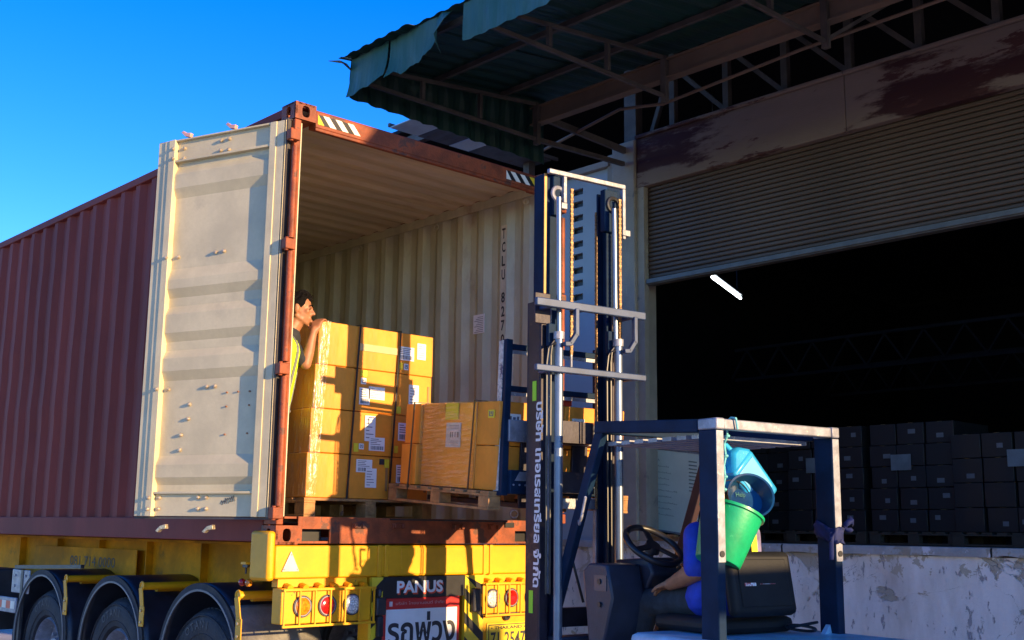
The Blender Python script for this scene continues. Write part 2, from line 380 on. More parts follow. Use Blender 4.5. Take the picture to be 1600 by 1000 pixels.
# roller shutter: slats
sh = MB().box(XF+.02, XF+.12, -6.0, 1.655, 4.195, 4.262).box(XF-.004, XF+.02, -6.0, 1.655, 4.205, 4.255).build('roller_shutter', m_shutbar, wh, bev=.004)
pitch = .0492; slat_me = None
for k in range(22):
    z0 = 4.264 + k*pitch
    prof = [(XF+.062, z0+.001), (XF+.053, z0+.004), (XF+.047, z0+.013), (XF+.047, z0+.034), (XF+.053, z0+.043), (XF+.064, z0+pitch-.001)]
    if slat_me is None:
        mb = MB(); mb.grid([[(x, -6.0, z) for x, z in prof], [(x, 1.655, z) for x, z in prof]])
        o = mb.build('slat', m_shut, sh, smooth=True); slat_me = o
        for e in o.data.polygons: e.use_smooth = False
    else:
        o = slat_me.copy(); COL.objects.link(o); o.parent = sh; o.location = (0, 0, k*pitch)
# panel wall beyond the column with black louvre slots
wl = MB()
wl.box(XF+.06, XF+.2, 2.24, 2.655, 1.462, 5.66).box(XF+.06, XF+.2, 2.845, 7.5, 1.462, 5.66)
zs = []
z = 4.03
while z < 5.33:
    zs += [(z, z+.075), (z+.15, z+.225)]; z += .315
zz = 1.462
for a, b in zs: wl.box(XF+.06, XF+.2, 2.655, 2.845, zz, a); zz = b
wl.box(XF+.06, XF+.2, 2.655, 2.845, zz, 5.66)
wl.build('panel_wall', m_bluewall, wh)
for a, b in zs: MB().box(XF+.12, XF+.19, 2.655, 2.845, a-.004, b+.004).build('louvre_slot', m_black, wh)
MB().bar((XF+.1, 2.2, 5.70), (XF+.1, 7.5, 5.70), .22, .07).build('eaves_trim', m_col, wh)
# unseen wall, added behind the camera to shade the lower part of the forklift
bw = thing('added_shade_wall', 'unseen concrete block wall added behind the camera to shade the lower forklift', 'wall', (2.4, -9.6, 0))
for r_ in range(13):
    for q_ in range(4):
        x0 = 1.65+q_*.40+(.2 if r_ % 2 else 0)
        MB().box(x0+.004, min(x0+.396, 5.6), -9.7, -9.5, .004+r_*.2, .196+r_*.2).build('shade_wall_block', m_lip, bw)
# inside shell
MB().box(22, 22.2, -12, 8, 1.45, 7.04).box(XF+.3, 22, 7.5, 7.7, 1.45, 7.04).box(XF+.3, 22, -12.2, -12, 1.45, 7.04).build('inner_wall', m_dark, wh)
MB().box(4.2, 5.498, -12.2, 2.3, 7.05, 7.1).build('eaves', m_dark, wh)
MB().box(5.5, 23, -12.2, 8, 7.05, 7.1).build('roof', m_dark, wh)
MB().box(XF+.2, XF+.3, -12, -6.0, 1.46, 5.30).build('front_wall', m_col, wh)
# roof trusses seen dimly inside the hall
for k in range(2):
    x = 15+3.5*k
    mb = MB(); mb.bar((x, -12, 4.55), (x, 7.4, 4.55), .06, .06).bar((x, -12, 5.15), (x, 7.4, 5.15), .06, .06)
    for i in range(26):
        yy = -12+i*.75; mb.bar((x, yy, 4.58), (x, yy+.37, 5.12), .035, .035).bar((x, yy+.37, 5.12), (x, yy+.75, 4.58), .035, .035)
    mb.build('roof_truss', mat('dim truss steel', (.025, .028, .04), .8), wh)
# truss above the header beam
tr = MB().bar((XF+.1, -12, 6.92), (XF+.1, 7.4, 6.92), .1, .12).build('eaves_truss', m_steelr, wh)
ys = [1.30-.72*k for k in range(18)]
for k, y in enumerate(ys):
    MB().box(XF+.04, XF+.11, y-.035, y+.035, 5.902, 6.85).build('truss_post', m_steelr, tr)
    MB().bar((XF+.075, y, 6.62), (XF+.075, y-.70, 5.93), .05, .055, up=(1,0,0)).build('truss_brace', m_steelr, tr)
MB().bar((XF+.1, 1.62, 5.95), (XF+.1, 1.36, 6.6), .05, .05, up=(1,0,0)).build('truss_brace', m_steelr, tr)
MB().box(XF+.04, XF+.16, 1.82, 1.99, 5.862, 6.85).build('truss_post', m_steelr, tr)

# ------------------------------------------------------------------ canopy
cp = thing('canopy', 'green corrugated metal canopy with ragged hanging fascia and rusty trusses over the loading bay', 'canopy', (4.08, -1.5, 5.5))
XE = 1.87
def roofz(x): return 5.66 + .112*(x-XE)
def sheet(y0, y1, z_off, x0, x1):
    rows = []; n = int(round((y1-y0)/.0475)); 
    for i in range(n+1):
        y = y0+(y1-y0)*i/n; w = .014*(1 if (i % 4) in (1, 2) else 0)
        row = []
        for k in range(6):
            x = x0+(x1-x0)*k/5
            row.append((x, y, roofz(x)+.16+z_off+w+.012*mnoise.noise(V((x*.8, y*.7, 2)))))
        rows.append(row)
    return rows
y = 2.12; k = 0
while y > -10.2:
    x0 = XE-.05-.03*random.random()
    if y > 2: x0 -= .08
    MB().grid(sheet(y-1.05, y, .012*(k % 2), x0, 4.4)).build('roof_sheet', m_roof, cp, solid=.003)
    y -= .95; k += 1
MB().add([(4.35, -10.2, roofz(4.35)+.19), (4.35, 2.1, roofz(4.35)+.19), (4.5, 2.1, 7.08), (4.5, -10.2, 7.08)], [(0,1,2,3)]).build('flashing', m_roof, cp, solid=.004)
# fascia sheets with ragged, curling lower edges
def fascia(y0, y1, zbot0, zbot1, lean=0.0, curl=0.0, tear=.012, n=None, xo=0):
    n = n or max(4, int((y0-y1)/.045)); rows = []
    for i in range(n+1):
        t = i/n; y = y0+(y1-y0)*t; zb = zbot0+(zbot1-zbot0)*t + tear*mnoise.noise(V((y*9, 1, 5)))*2 - .03*math.sin(t*math.pi)*0
        w = .005*(1 if (i % 4) in (1, 2) else -1) + .02*mnoise.noise(V((y*2.5, 7, 1)))
        row = []
        for k in range(9):
            q = k/8; zt = roofz(XE)+.17; z = zt+(zb-zt)*q
            x = XE+xo-.03+w*(.4+.6*q)+lean*q*q + curl*q**3*(abs(2*t-1))
            row.append((x, y, z))
        rows.append(row)
    return MB().grid(rows)
fascia(2.06, 1.50, 5.43, 5.50, -.02, -.03).build('fascia_sheet', m_roofw, cp, solid=.004)
fascia(1.47, .82, 5.46, 5.52, .02, -.09, tear=.03).build('fascia_sheet', m_roofw, cp, solid=.004)
mb = MB()  # torn strip that hangs between
mb.grid([[(XE-.02, .83, 5.82), (XE-.03, .84, 5.65), (XE-.0, .80, 5.50)], [(XE-.04, .74, 5.84), (XE-.10, .73, 5.68), (XE-.12, .72, 5.53)], [(XE+.0, .66, 5.84), (XE-.12, .62, 5.72), (XE-.16, .70, 5.60)]])
mb.build('torn_sheet', m_roofw, cp, solid=.004)
fascia(.47, -1.60, 5.50, 5.46, -.02, .02, tear=.012).build('fascia_sheet', m_roofw, cp, solid=.004)
fascia(-1.62, -4.55, 5.46, 5.46, 0, .02).build('fascia_sheet', m_roofw, cp, solid=.004)
fascia(-4.6, -10.2, 5.46, 5.46, 0, 0).build('fascia_sheet', m_roofw, cp, solid=.004)
# folded tip at the far corner
MB().grid([[(XE-.03, 2.14, 5.80), (XE+.05, 2.10, 5.70)], [(XE-.22, 2.16, 5.78), (XE-.2, 2.0, 5.74)]]).build('bent_flashing', m_steelr, cp, solid=.006)
# end fascia on the far side
rows = []
for i in range(50):
    x = XE-.02+(4.4-XE)*i/49; w = .01*(1 if (i % 4) in (1, 2) else -1)
    zb = 5.46-.05*((x-XE)/2.2) + .012*mnoise.noise(V((x*9, 3, 5)))
    rows.append([(x, 2.085+w*.3, roofz(x)+.20), (x, 2.11+w, (zb+roofz(x)+.17)/2), (x, 2.10+w, zb)])
MB().grid(rows).build('end_fascia', m_roof, cp, solid=.004)
# purlins, gutter beam
for x in (1.98, 2.82, 3.70): MB().box(x-.018, x+.018, -10, 2.05, roofz(x)+.095, roofz(x)+.145).build('purlin', m_steelr, cp)
MB().box(4.10, 4.16, -10, 2.0, 5.73, 5.925).box(4.06, 4.10, -10, 2.0, 5.73, 5.745).box(4.06, 4.10, -10, 2.0, 5.91, 5.925).build('gutter_beam', m_beam, cp)
y = 1.9
while y > -10:
    rf = MB().bar((1.90, y, 5.555), (4.08, y, 5.555), .03, .034).build('rafter', m_steelr, cp)
    MB().bar((1.90, y, roofz(1.9)+.045), (4.08, y, roofz(4.08)+.03), .03, .034).build('top_chord', m_steelr, rf)
    for x in (2.55, 3.28): MB().box(x-.018, x+.018, y-.02, y+.02, 5.578, roofz(x)+.02).build('strut', m_steelr, rf)
    MB().box(4.045, 4.095, y-.03, y+.03, 5.50, 5.95).build('hanger', m_steelr, rf)
    y -= 1.71
MB().bar((4.1, 1.9, 5.555), (5.42, 1.9, 5.60), .045, .045).bar((4.1, 1.9, 5.82), (5.46, 1.9, 5.76), .04, .07).build('wall_bracket', m_steelr, cp)
MB().path([(4.75, 2.72, 5.71), (4.6, 1.224, 5.844), (4.6, .639, 5.747), (4.6, -.936, 5.827), (4.6, -2.266, 5.847), (4.6, -9, 5.86)], .017, 8).build('conduit_pipe', m_beam, cp, smooth=True)
MB().bar((4.12, -1.5, 5.6), (5.45, -2.2, 6.6), .03, .03).build('brace', m_steelr, cp)
MB().bar((4.12, .2, 5.6), (4.9, .9, 6.3), .03, .03).build('brace', m_steelr, cp)

# far canopy behind, with pale translucent panels
fc = thing('far_canopy', 'distant grey roof with two pale translucent panels seen past the container top', 'roof', (4.2, 5.5, 5.9))
def fsheet(x0, x1, name, m):
    rr = [[(x0+(x1-x0)*i/6, 3.03, 5.90), (x0+(x1-x0)*i/6, 3.25, 5.90+.012*(i % 2)), (x0+(x1-x0)*i/6, 3.47, 5.90)] for i in range(7)]
    MB().grid(rr).build(name, m, fc, solid=.01)
fsheet(3.34, 3.72, 'translucent_panel', m_greensk); fsheet(3.73, 4.18, 'roof_sheet', m_steelr)
fsheet(4.19, 4.48, 'translucent_panel', m_greensk); fsheet(4.49, 5.4, 'roof_sheet', m_steelr)
for y_ in (3.02, 3.48): MB().bar((3.33, y_, 5.93), (5.5, y_, 5.93), .03, .04).build('purlin', m_steelr, fc)
MB().bar((5.3, 3.3, 0), (5.3, 3.3, 5.9), .1, .1, up=(1,0,0)).build('post', m_steelr, fc)

# ================================================================== CONTAINER
ct = thing('shipping_container', 'maroon high cube shipping container with its cream doors swung open on the yellow trailer', 'container', (0, 0, ZB))
W, H, LN = 2.438, 2.896, 12.19
def corr(y0, y1, period=.278, depth=.036):
    pts = [(y0, 0)]; y = y0+.05
    while y+period < y1-.03:
        pts += [(y, 0), (y+.068, depth), (y+.138, depth), (y+.206, 0)]; y += period
    pts.append((y1, 0)); return pts
# side walls (outside face maroon, inner sheet beige, 3 mm apart)
prof = corr(.12, LN-.12)
def wallsheet(x, s, name, m):
    MB().grid([[(x+s*(d+.010*mnoise.noise(V((y*1.3, q*3.1, 5)))*math.sin(math.pi*q/14)), y, ZB+.16+(H-.225)*q/14) for y, d in prof] for q in range(15)]).build(name, m, ct)
wallsheet(.012, 1, 'left_wall', m_maroon); wallsheet(.016, 1, 'left_lining', m_inner)
wallsheet(W-.012, -1, 'right_wall', m_maroon); wallsheet(W-.016, -1, 'right_lining', m_inner)
for x0, x1, nm in ((.0, .06, 'l'), (W-.06, W, 'r')):
    MB().box(x0, x1, .165, LN-.165, ZB+H-.075, ZB+H-.012).build('top_rail', m_maroon, ct, bev=.006)
    MB().box(x0+.003, x1-.003, .165, LN-.165, ZB+.01, ZB+.165).build('bottom_rail', m_maroon, ct, bev=.006)
for x0, x1 in ((.061, .072), (W-.072, W-.061)): MB().box(x0, x1, .10, LN-.165, ZB+H-.115, ZB+H-.035).build('inner_rail', m_inner, ct)
# ceiling with shallow cross corrugation
rows = []; y = .06; i = 0
while y < LN-.1:
    z = ZB+H-.03 - (.018 if (i % 4) in (1, 2) else 0); rows.append([(.0725, y, z), (W-.0725, y, z)]); y += .052; i += 1
MB().grid(rows).build('ceiling', m_ceil, ct)
MB().box(.02, W-.02, .02, LN-.02, ZB+H-.022, ZB+H-.016).build('roof', m_maroon, ct)
MB().grid([[(x, LN-.06-d, ZB+.16) for x, d in corr(.06, W-.06)], [(x, LN-.06-d, ZB+H-.05) for x, d in corr(.06, W-.06)]]).build('front_wall', m_inner, ct)
for i in range(8):
    MB().box(.06+i*.29, .06+i*.29+.288, .14, LN-.1, ZB+.14, ZB+.168).build('floor_board', m_floor, ct)
MB().box(.07, W-.07, .02, .30, ZB+.158, ZB+.171).build('threshold_plate', m_orust, ct)
# corner posts
for sx, x0 in ((1, 0), (-1, W)):
    mb = MB()
    xs = sorted((x0+sx*.0, x0+sx*.05)); mb.box(xs[0], xs[1], .0, .15, ZB+.119, ZB+H-.119)
    mb.build('corner_post', m_orust, ct, bev=.006)
    xs = sorted((x0+sx*.051, x0+sx*.085)); MB().box(xs[0], xs[1], .045, .14, ZB+.16, ZB+H-.12).build('inner_post', m_inner, ct, bev=.004)
    for y0 in (LN-.16,):
        xs = sorted((x0+sx*.0, x0+sx*.12)); MB().box(xs[0], xs[1], LN-.15, LN-.005, ZB+.119, ZB+H-.119).build('corner_post', m_maroon, ct)
# corner castings with real holes
def casting(x0, x1, y0, y1, z0, z1, m, up):
    mb = MB(); t = .016
    cx, cy, cz = (x0+x1)/2, (y0+y1)/2, (z0+z1)/2
    def face(o, u, v, w, h, hw, hh, n):
        # plate with an oval hole, extruded by n
        K = 20; out = []; inn = []
        for i in range(K):
            a = 2*math.pi*i/K+math.pi/K*0; c, s_ = math.cos(a), math.sin(a)
            m_ = max(abs(c)/(w/2), abs(s_)/(h/2)); out.append(V(o)+V(u)*c/m_+V(v)*s_/m_)
            e = (abs(c)**3+abs(s_)**3)**(1/3.); inn.append(V(o)+V(u)*c*hw/e+V(v)*s_*hh/e)
        rows = [out, inn, [p+V(n)*t for p in inn], [p+V(n)*t for p in out], out]
        mb.grid(rows, close=True)
    s = 1 if y0 < 1 else -1
    yf = y0 if s > 0 else y1
    face((cx, yf, cz), (1,0,0), (0,0,1), x1-x0, z1-z0, .030, .040, (0, s, 0))
    xo = x0 if cx < W/2 else x1; sx = 1 if cx < W/2 else -1
    face((xo, cy, cz), (0,1,0), (0,0,1), y1-y0, z1-z0, .026, .040, (sx, 0, 0))
    face((cx, cy, z1 if up else z0), (1,0,0), (0,1,0), x1-x0, y1-y0, .03, .055, (0, 0, -1 if up else 1))
    xi = x1 if cx < W/2 else x0
    mb.box(min(xi, xi-sx*t), max(xi, xi-sx*t), y0+.001, y1-.001, z0+.001, z1-.001)
    yb = y1 if s > 0 else y0
    mb.box(x0+.001, x1-.001, min(yb, yb-s*t), max(yb, yb-s*t), z0+.001, z1-.001)
    zi = z0 if up else z1; q = t if up else -t
    mb.box(x0+.001, x1-.001, y0+.001, y1-.001, min(zi, zi+q), max(zi, zi+q))
    mb.build('corner_casting', m, ct)
for x0, x1 in ((-.003, .159), (W-.159, W+.003)):
    for z0, up in ((-.003, 0), (H-.115, 1)):
        casting(x0, x1, -.003, .172, ZB+z0, ZB+z0+.118, m_orust, up)
        casting(x0, x1, LN-.172, LN+.003, ZB+z0, ZB+z0+.118, m_maroon, up)
# header and sill
hd = MB().box(.160, W-.160, .0, .09, ZB+H-.142, ZB+H-.028).box(.160, W-.160, .0, .012, ZB+H-.165, ZB+H-.142).build('rear_header', m_orust, ct, bev=.005)
def hazard(x0, x1, z0, z1, n, cols, parent, y=-.0035, slant=1):
    w = (x1-x0)/n
    for i in range(n):
        a = x0+i*w; b = a+w; s = (z1-z0)*.9*slant
        pts = [(a, z0), (b, z0), (b-s, z1), (a-s, z1)]
        pts = [(min(max(px_, x0), x1), z_) for px_, z_ in pts]
        poly = [(px_, y, z_) for px_, z_ in pts]
        MB().prism(poly, (0, 1, 0), .003).build('reflective_tape', cols[i], parent)
hz = [m_refl_y, m_black, m_refl_w, m_black, m_refl_w, m_black, m_refl_w]
hazard(.175, .525, ZB+H-.118, ZB+H-.050, 7, hz, hd)
hazard(1.905, 2.262, ZB+H-.118, ZB+H-.050, 7, hz[::-1], hd)
sl_ = MB()
sl_.box(.160, W-.160, .0, .014, ZB+.095, ZB+.172).box(.160, W-.160, .014, .12, ZB+.160, ZB+.172)
sl_.box(.40, W-.40, .0, .014, ZB+.004, ZB+.095).box(.160, .19, .0, .014, ZB+.004, ZB+.095).box(W-.19, W-.160, .0, .014, ZB+.004, ZB+.095)
sl_.box(.160, W-.160, .014, .12, ZB+.004, ZB+.018)
sl_.build('rear_sill', m_orust, ct)
for q0 in (.19, W-.40): MB().box(q0, q0+.21, .10, .11, ZB+.018, ZB+.095).build('pocket_back', m_black, ct)
MB().box(1.93, 2.02, -.012, -.001, ZB+.12, ZB+.155).box(.88, 1.95, -.014, -.001, ZB+.158, ZB+.168).build('sill_lip', m_black, ct)
# cam keepers on the sill and header, rusty lumps
for x in (.62, .95, 1.48, 1.82):
    for z in (ZB+.12,):
        MB().box(x-.05, x+.05, -.012, -.001, z-.02, z+.02).box(x-.045, x-.02, -.03, -.012, z-.016, z+.016).box(x+.02, x+.045, -.03, -.012, z-.016, z+.016).build('cam_keeper', m_orust, ct, bev=.004)
# lashing rings under the ceiling and at floor level on the right wall
for i in range(6):
    y = .25+1.15*i
    MB().ring((W-.085, y, ZB+H-.16), (1, .2, 0), .022, .006, 14, 6).build('lashing_ring', m_inner, ct, smooth=True)
    MB().ring((W-.085, y+.1, ZB+.225), (.5, .8, 0), .03, .008, 14, 6).build('lashing_ring', m_steel, ct, smooth=True)
# container number on the inner wall (stands vertically)
pl = MB().box(W-.0545, W-.0525, .505, .575, ZB+1.15, ZB+2.60).build('number_strip', mat('pale number strip', (.62, .56, .42), .6), ct)
zt = ZB+2.57
for c in 'TCLU 827070 1':
    if c != ' ':
        text_obj(c, 'marking', m_ink, ct, (W-.0560, .563, zt-.085), (0,-1,0), (0,0,1), .12, fit_w=.042 if c not in '1' else .012, fit_h=.088, bold=.0028)
        zt -= .117
    else: zt -= .075
MB().box(W-.0550, W-.0525, .77, .91, ZB+1.72, ZB+1.88).build('data_plate', m_paper, ct)
mb = MB()
for i in range(9): mb.box(W-.0562, W-.0552, .785, .895-.02*(i % 3), ZB+1.73+i*.0155, ZB+1.735+i*.0155)
mb.build('plate_print', mat('grey print', (.25, .25, .25), .6), ct)

# container door: s along the door from the hinge, d out of its inner face
def make_door(side):
    a = rad(20)*1
    if side == 'left':
        h = V((-.035, .0, ZB)); e = V((-math.sin(a), math.cos(a), 0)); n = V((-math.cos(a), -math.sin(a), 0))
    else:
        a = rad(4); h = V((W+.035, .0, ZB)); e = V((math.sin(a), math.cos(a), 0)); n = V((math.cos(a), -math.sin(a), 0))
    def P(s, d, z): return h + e*s + n*d + V((0,0,z))
    def bx(mb, s0, s1, d0, d1, z0, z1):
        vs = [P(s, d, z) for z in (z0, z1) for d in (d0, d1) for s in (s0, s1)]
        mb.add(vs, [(0,2,3,1), (4,5,7,6), (0,1,5,4), (1,3,7,5), (3,2,6,7), (2,0,4,6)])
    Z0, Z1 = .165, 2.765
    door = MB(); zs = [.325]
    ridges = [(.37, .419, .501, .563), (1.065, 1.129, 1.215, 1.27), (1.331, 1.391, 1.517, 1.574), (1.635, 1.697, 1.759, 1.838), (2.342, 2.411, 2.51, 2.56)]
    pr = [(.325, 0)]
    for r in ridges: pr += [(r[0], 0), (r[1], .027), (r[2], .027), (r[3], 0)]
    pr.append((2.60, 0))
    D0 = -.038
    ss = [.17, .3, .5, .7, .9, 1.0]
    door.grid([[P(s, D0+d+(.0015*mnoise.noise(V((s*4, z*3, 1)))), z) for s in ss] for z, d in pr])
    dr = door.build('door', m_cream, ct)
    mb = MB(); mb.grid([[P(s, -.058, z) for s in (.02, 1.16)] for z in (Z0, Z1)]); mb.build('door_back', m_maroon, dr)
    # frame members: stepped vertical rails, flat top and bottom rails
    mb = MB(); bx(mb, .115, .17, -.055, 0, Z0, Z1); bx(mb, .055, .115, -.055, -.006, Z0, Z1); mb.build('hinge_stile', m_cream, dr, bev=.003)
    mb = MB(); bx(mb, 1.0, 1.055, -.055, .004, Z0, Z1); bx(mb, 1.055, 1.10, -.055, -.003, Z0, Z1); bx(mb, 1.10, 1.165, -.055, -.012, Z0, Z1); mb.build('outer_stile', m_cream, dr, bev=.003)
    mb = MB(); bx(mb, .17, 1.0, -.055, -.030, 2.615, Z1-.002); bx(mb, .17, 1.0, -.055, -.004, 2.600, 2.615); bx(mb, .17, 1.0, -.055, -.004, Z1-.012, Z1-.001); mb.build('top_member', m_cream, dr, bev=.002)
    mb = MB(); bx(mb, .17, 1.0, -.055, -.030, Z0+.002, .311); bx(mb, .17, 1.0, -.055, -.004, .311, .325); mb.build('bottom_member', m_cream, dr, bev=.002)
    mb = MB(); bx(mb, .028, .040, -.05, -.008, Z0-.01, Z1+.01); bx(mb, .044, .055, -.055, -.012, Z0-.01, Z1+.01); bx(mb, 0.02, 1.18, -.05, -.034, Z0-.016, Z0-.003); bx(mb, 0.02, 1.18, -.05, -.034, Z1+.003, Z1+.012); mb.build('gasket', m_gasket, dr)
    mb = MB(); bx(mb, .040, .044, -.05, -.004, Z0, Z1); mb.build('gasket_lip', m_cream, dr)
    bolts = [(1.011,2.697),(.937,2.7),(1.009,2.625),(.935,2.627),(.607,2.709),(.538,2.711),(.608,2.637),(.537,2.634),(1.011,1.916),(.938,1.921),(.606,1.923),(.536,1.925),
             (1.02,1.008),(.948,1.008),(.615,1.011),(.546,1.011),(.756,.9),(.76,.803),(.815,.698),(.816,.598),(1.025,.286),(.959,.286),(.626,.288),(.558,.287),(1.028,.211),(.963,.214),(.624,.214),(.556,.215)]
    small = [(.443,.966),(.349,.967),(.442,.874),(.442,.692),(.254,.966),(.254,.876),(.258,.695)]
    for s, z in bolts:
        mb = MB(); b0 = D0 if .325 < z < 2.6 else -.030
        if s > 1.0: b0 = .002
        mb.tube(P(s, b0, z), P(s, b0+.006, z), .013, n=6); mb.tube(P(s, b0+.004, z), P(s, b0+.014, z), .013, .011, n=10); mb.tube(P(s, b0+.014, z), P(s, b0+.019, z), .011, .005, n=10); mb.build('bolt', m_bolt, dr)
    for s, z in small:
        mb = MB(); mb.tube(P(s, D0, z), P(s, D0+.010, z), .006, n=6); mb.build('bolt', mat('rusty rivet', (.30, .12, .05), .6), dr)
    for s in (.945, .545):
        for z, q in ((2.775, 1), (.125, -1)):
            mb = MB(); pass
            poly = [P(s-.035, -.07, z+.01*q), P(s+.01, -.07, z+.02*q), P(s+.05, -.07, z+.055*q), P(s+.03, -.07, z+.065*q), P(s+.005, -.07, z+.045*q), P(s-.04, -.07, z+.04*q)]
            mb.prism(poly, n, .03); mb.build('lock_cam', m_pink if q > 0 else m_bolt, dr, bev=.003)
    for s in (.945, .545):
        MB().tube(P(s, -.085, .18), P(s, -.085, 2.73), .017, n=10).build('lock_rod', m_steel, dr, smooth=True)
    # hinges : round pins on the post with straps between
    hx = h.x; 
    pin = []
    for z0, z1 in ((.235, 1.045), (1.145, 1.865), (1.955, 2.575)):
        MB().tube((hx+.035, -.016, ZB+z0), (hx+.035, -.016, ZB+z1), .022, n=12).build('hinge_guard', m_orust, dr, smooth=True)
    for z in (.19, 1.095, 1.91, 2.65):
        mb = MB(); mb.box(hx-.02, hx+.055, -.045, .012, ZB+z-.035, ZB+z+.035); mb.tube((hx+.0, -.02, ZB+z-.045), (hx+.0, -.02, ZB+z+.045), .014, n=10)
        mb.build('hinge', m_orust, dr, bev=.006)
    if side == 'left':
        rr = random.Random(3)
        for k in range(7):   # hand scrawl near the foot of the door
            s0 = .44-.016*k; mb = MB(); p = [P(s0+.01*rr.random(), -.0285, .235+.02*rr.random()+.004*k), P(s0-.01, -.0285, .265+.012*rr.random()+.004*k), P(s0-.018, -.0285, .235+.01*rr.random()+.004*k)]
            mb.path(p, .0014, 4); mb.build('scrawl', m_ink, dr)
make_door('left'); make_door('right')

# ================================================================== TRAILER
tl = thing('semi_trailer', 'yellow container trailer chassis with black mudguards and caged tail lamps', 'trailer', (0, 0, 0))
for x in (.60, 1.84):
    bm_ = MB().box(x-.07, x+.07, .30, 12, 1.432, 1.452).box(x-.07, x+.07, .30, 12, .98, 1.0).box(x-.008, x+.008, .30, 12, 1.0, 1.432).build('chassis_beam', m_yel_dirty, tl)
    y = 1.0
    while y < 12:
        MB().box(x-.068, x-.009, y-.006, y+.006, 1.001, 1.431).build('stiffener', m_yel_dirty, bm_); y += .93
for y in (1.75, 3.05, 4.3, 6.2, 8.3, 10.4): MB().box(.80, 1.56, y-.05, y+.05, 1.20, 1.430).build('cross_member', m_yel_dirty, tl)
text_obj('081 714 0000', 'phone_number', m_ink, tl, (.515, 4.35, 1.20), (0,-1,0), (0,0,1), .1, fit_w=.95, fit_h=.085)
MB().box(.518, .526, 3.0, 5.2, 1.10, 1.36).build('side_plate', m_yel_dirty, tl)
# tail beam
rb = MB().box(.006, 2.42, .0, .30, 1.248, 1.452).build('tail_beam', m_yel, tl, bev=.01)
MB().box(-.05, .004, -.006, .22, 1.235, 1.54).build('end_plate', m_yel, tl, bev=.02)
MB().box(2.425, 2.48, -.006, .22, 1.235, 1.54).build('end_plate', m_yel, tl, bev=.02)
for x in (.80, .86, 1.74, 1.80): MB().box(x-.016, x+.016, -.010, -.001, 1.246, 1.455).build('rib', m_yel, rb, bev=.003)
MB().box(.98, 1.62, -.006, -.001, 1.262, 1.436).build('patch_plate', m_yel, rb, bev=.002)
MB().prism([(.145, -.004, 1.30), (.02, -.004, 1.30), (.0825, -.004, 1.425)], (0,-1,0), .01).build('warning_triangle', mat('faded cream reflector', (.75, .70, .50), .35, var=.1), rb, bev=.004)
for o_ in (rb.children[-1],): o_.location = (.03, 0, -.008)
for q in ((.065, 1.305), (.16, 1.305), (.1125, 1.395)): MB().tube((q[0], -.014, q[1]), (q[0], -.019, q[1]), .006, n=8).build('rivet', m_steel, rb)
# uprights under the beam
for x0, x1 in ((.745, .85), (1.60, 1.72)): MB().box(x0, x1, .02, .14, .55, 1.246).build('upright', m_yel, tl, bev=.004)
MB().box(.05, 2.38, .16, .26, .52, .66).build('underrun_bar', m_yel, tl, bev=.008)
for q0 in (.05, 1.73): MB().box(q0, q0+.68, .03, .10, 1.195, 1.246).build('lamp_rail', m_yel, tl)
# lamp boxes with cage bars
def lampbox(x0, x1, lamps):
    b = MB().box(x0, x1, -.02, .09, .972, 1.19).build('lamp_box', m_yel, tl, bev=.006)
    for z in (.962, 1.182):
        MB().bar((x0-.01, -.055, z), (x1+.01, -.055, z), .014, .014).build('cage_rail', m_yel, b)
    n = 6
    for i in range(n+1):
        x = x0+(x1-x0)*i/n
        MB().bar((x, -.055, .962), (x, -.055, 1.182), .010, .010, up=(0,1,0)).build('cage_bar', m_yel, b)
        if i < n: MB().tube((x+.055, -.03, 1.19), (x+.055, .02, 1.205), .022, .018, n=10).build('scallop', m_yel, b, smooth=True)
    for x, m in lamps:
        l = MB().tube((x, -.021, 1.078), (x, -.032, 1.078), .068, n=28).build('lamp', m_dgrey, b, smooth=True)
        lens = MB(); rows = []
        for k in range(6):
            r = .055*math.cos(k/5*math.pi/2); rows.append([(x+r*math.cos(t*math.pi/12), -.032-.014*math.sin(k/5*math.pi/2), 1.078+r*math.sin(t*math.pi/12)) for t in range(24)])
        lens.grid(rows, close=True); lens.build('lens', m, l, smooth=True)
        MB().ring((x, -.033, 1.078), (0,1,0), .057, .004, 28, 6).build('lamp_ring', m_steel, l, smooth=True)
lampbox(.05, .73, ((.2, m_amber), (.385, m_redl), (.575, m_clear)))
lampbox(1.715, 2.385, ((1.80, m_clear), (1.985, m_redl), (2.19, m_amber)))
# sign boards
bd = MB().box(.835, 1.545, -.012, .018, 1.105, 1.244).build('maker_board', m_black, tl)
for dx, dz, m, y in ((.010, -.011, m_redor, -.0135), (0, 0, m_white, -.0155)):
    text_obj('PANUS', 'lettering', m, bd, (.945+dx, y, 1.136+dz), (1,0,0), (0,0,1), .1, fit_w=.40, fit_h=.082, bold=.0035)
rp = MB().box(.835, 1.50, -.014, .016, .60, 1.104).build('trailer_sign', m_red, tl, bev=.004)
MB().box(.86, 1.475, -.019, -.0145, .64, 1.032).build('sign_face', m_white, rp, bev=.002)
text_obj('บริษัท ไทยยานยนต์ จำกัด', 'small_print', mat('faded pink print', (.62, .35, .33), .5), rp, (.94, -.0155, 1.060), (1,0,0), (0,0,1), .03, fit_w=.42, fit_h=.022)
MB().box(.885, .912, -.0165, -.0145, 1.052, 1.084).build('seal_mark', mat('faded seal', (.6, .5, .5), .5), rp)
text_obj('รถพ่วง', 'lettering', m_ink, rp, (.873, -.0205, .805), (1,0,0), (0,0,1), .25, fit_w=.585, fit_h=.205, bold=.006)
text_obj('รถพ่วงยาว', 'lettering', m_ink, rp, (.88, -.0205, .66), (1,0,0), (0,0,1), .1, fit_w=.5, fit_h=.09, bold=.003)
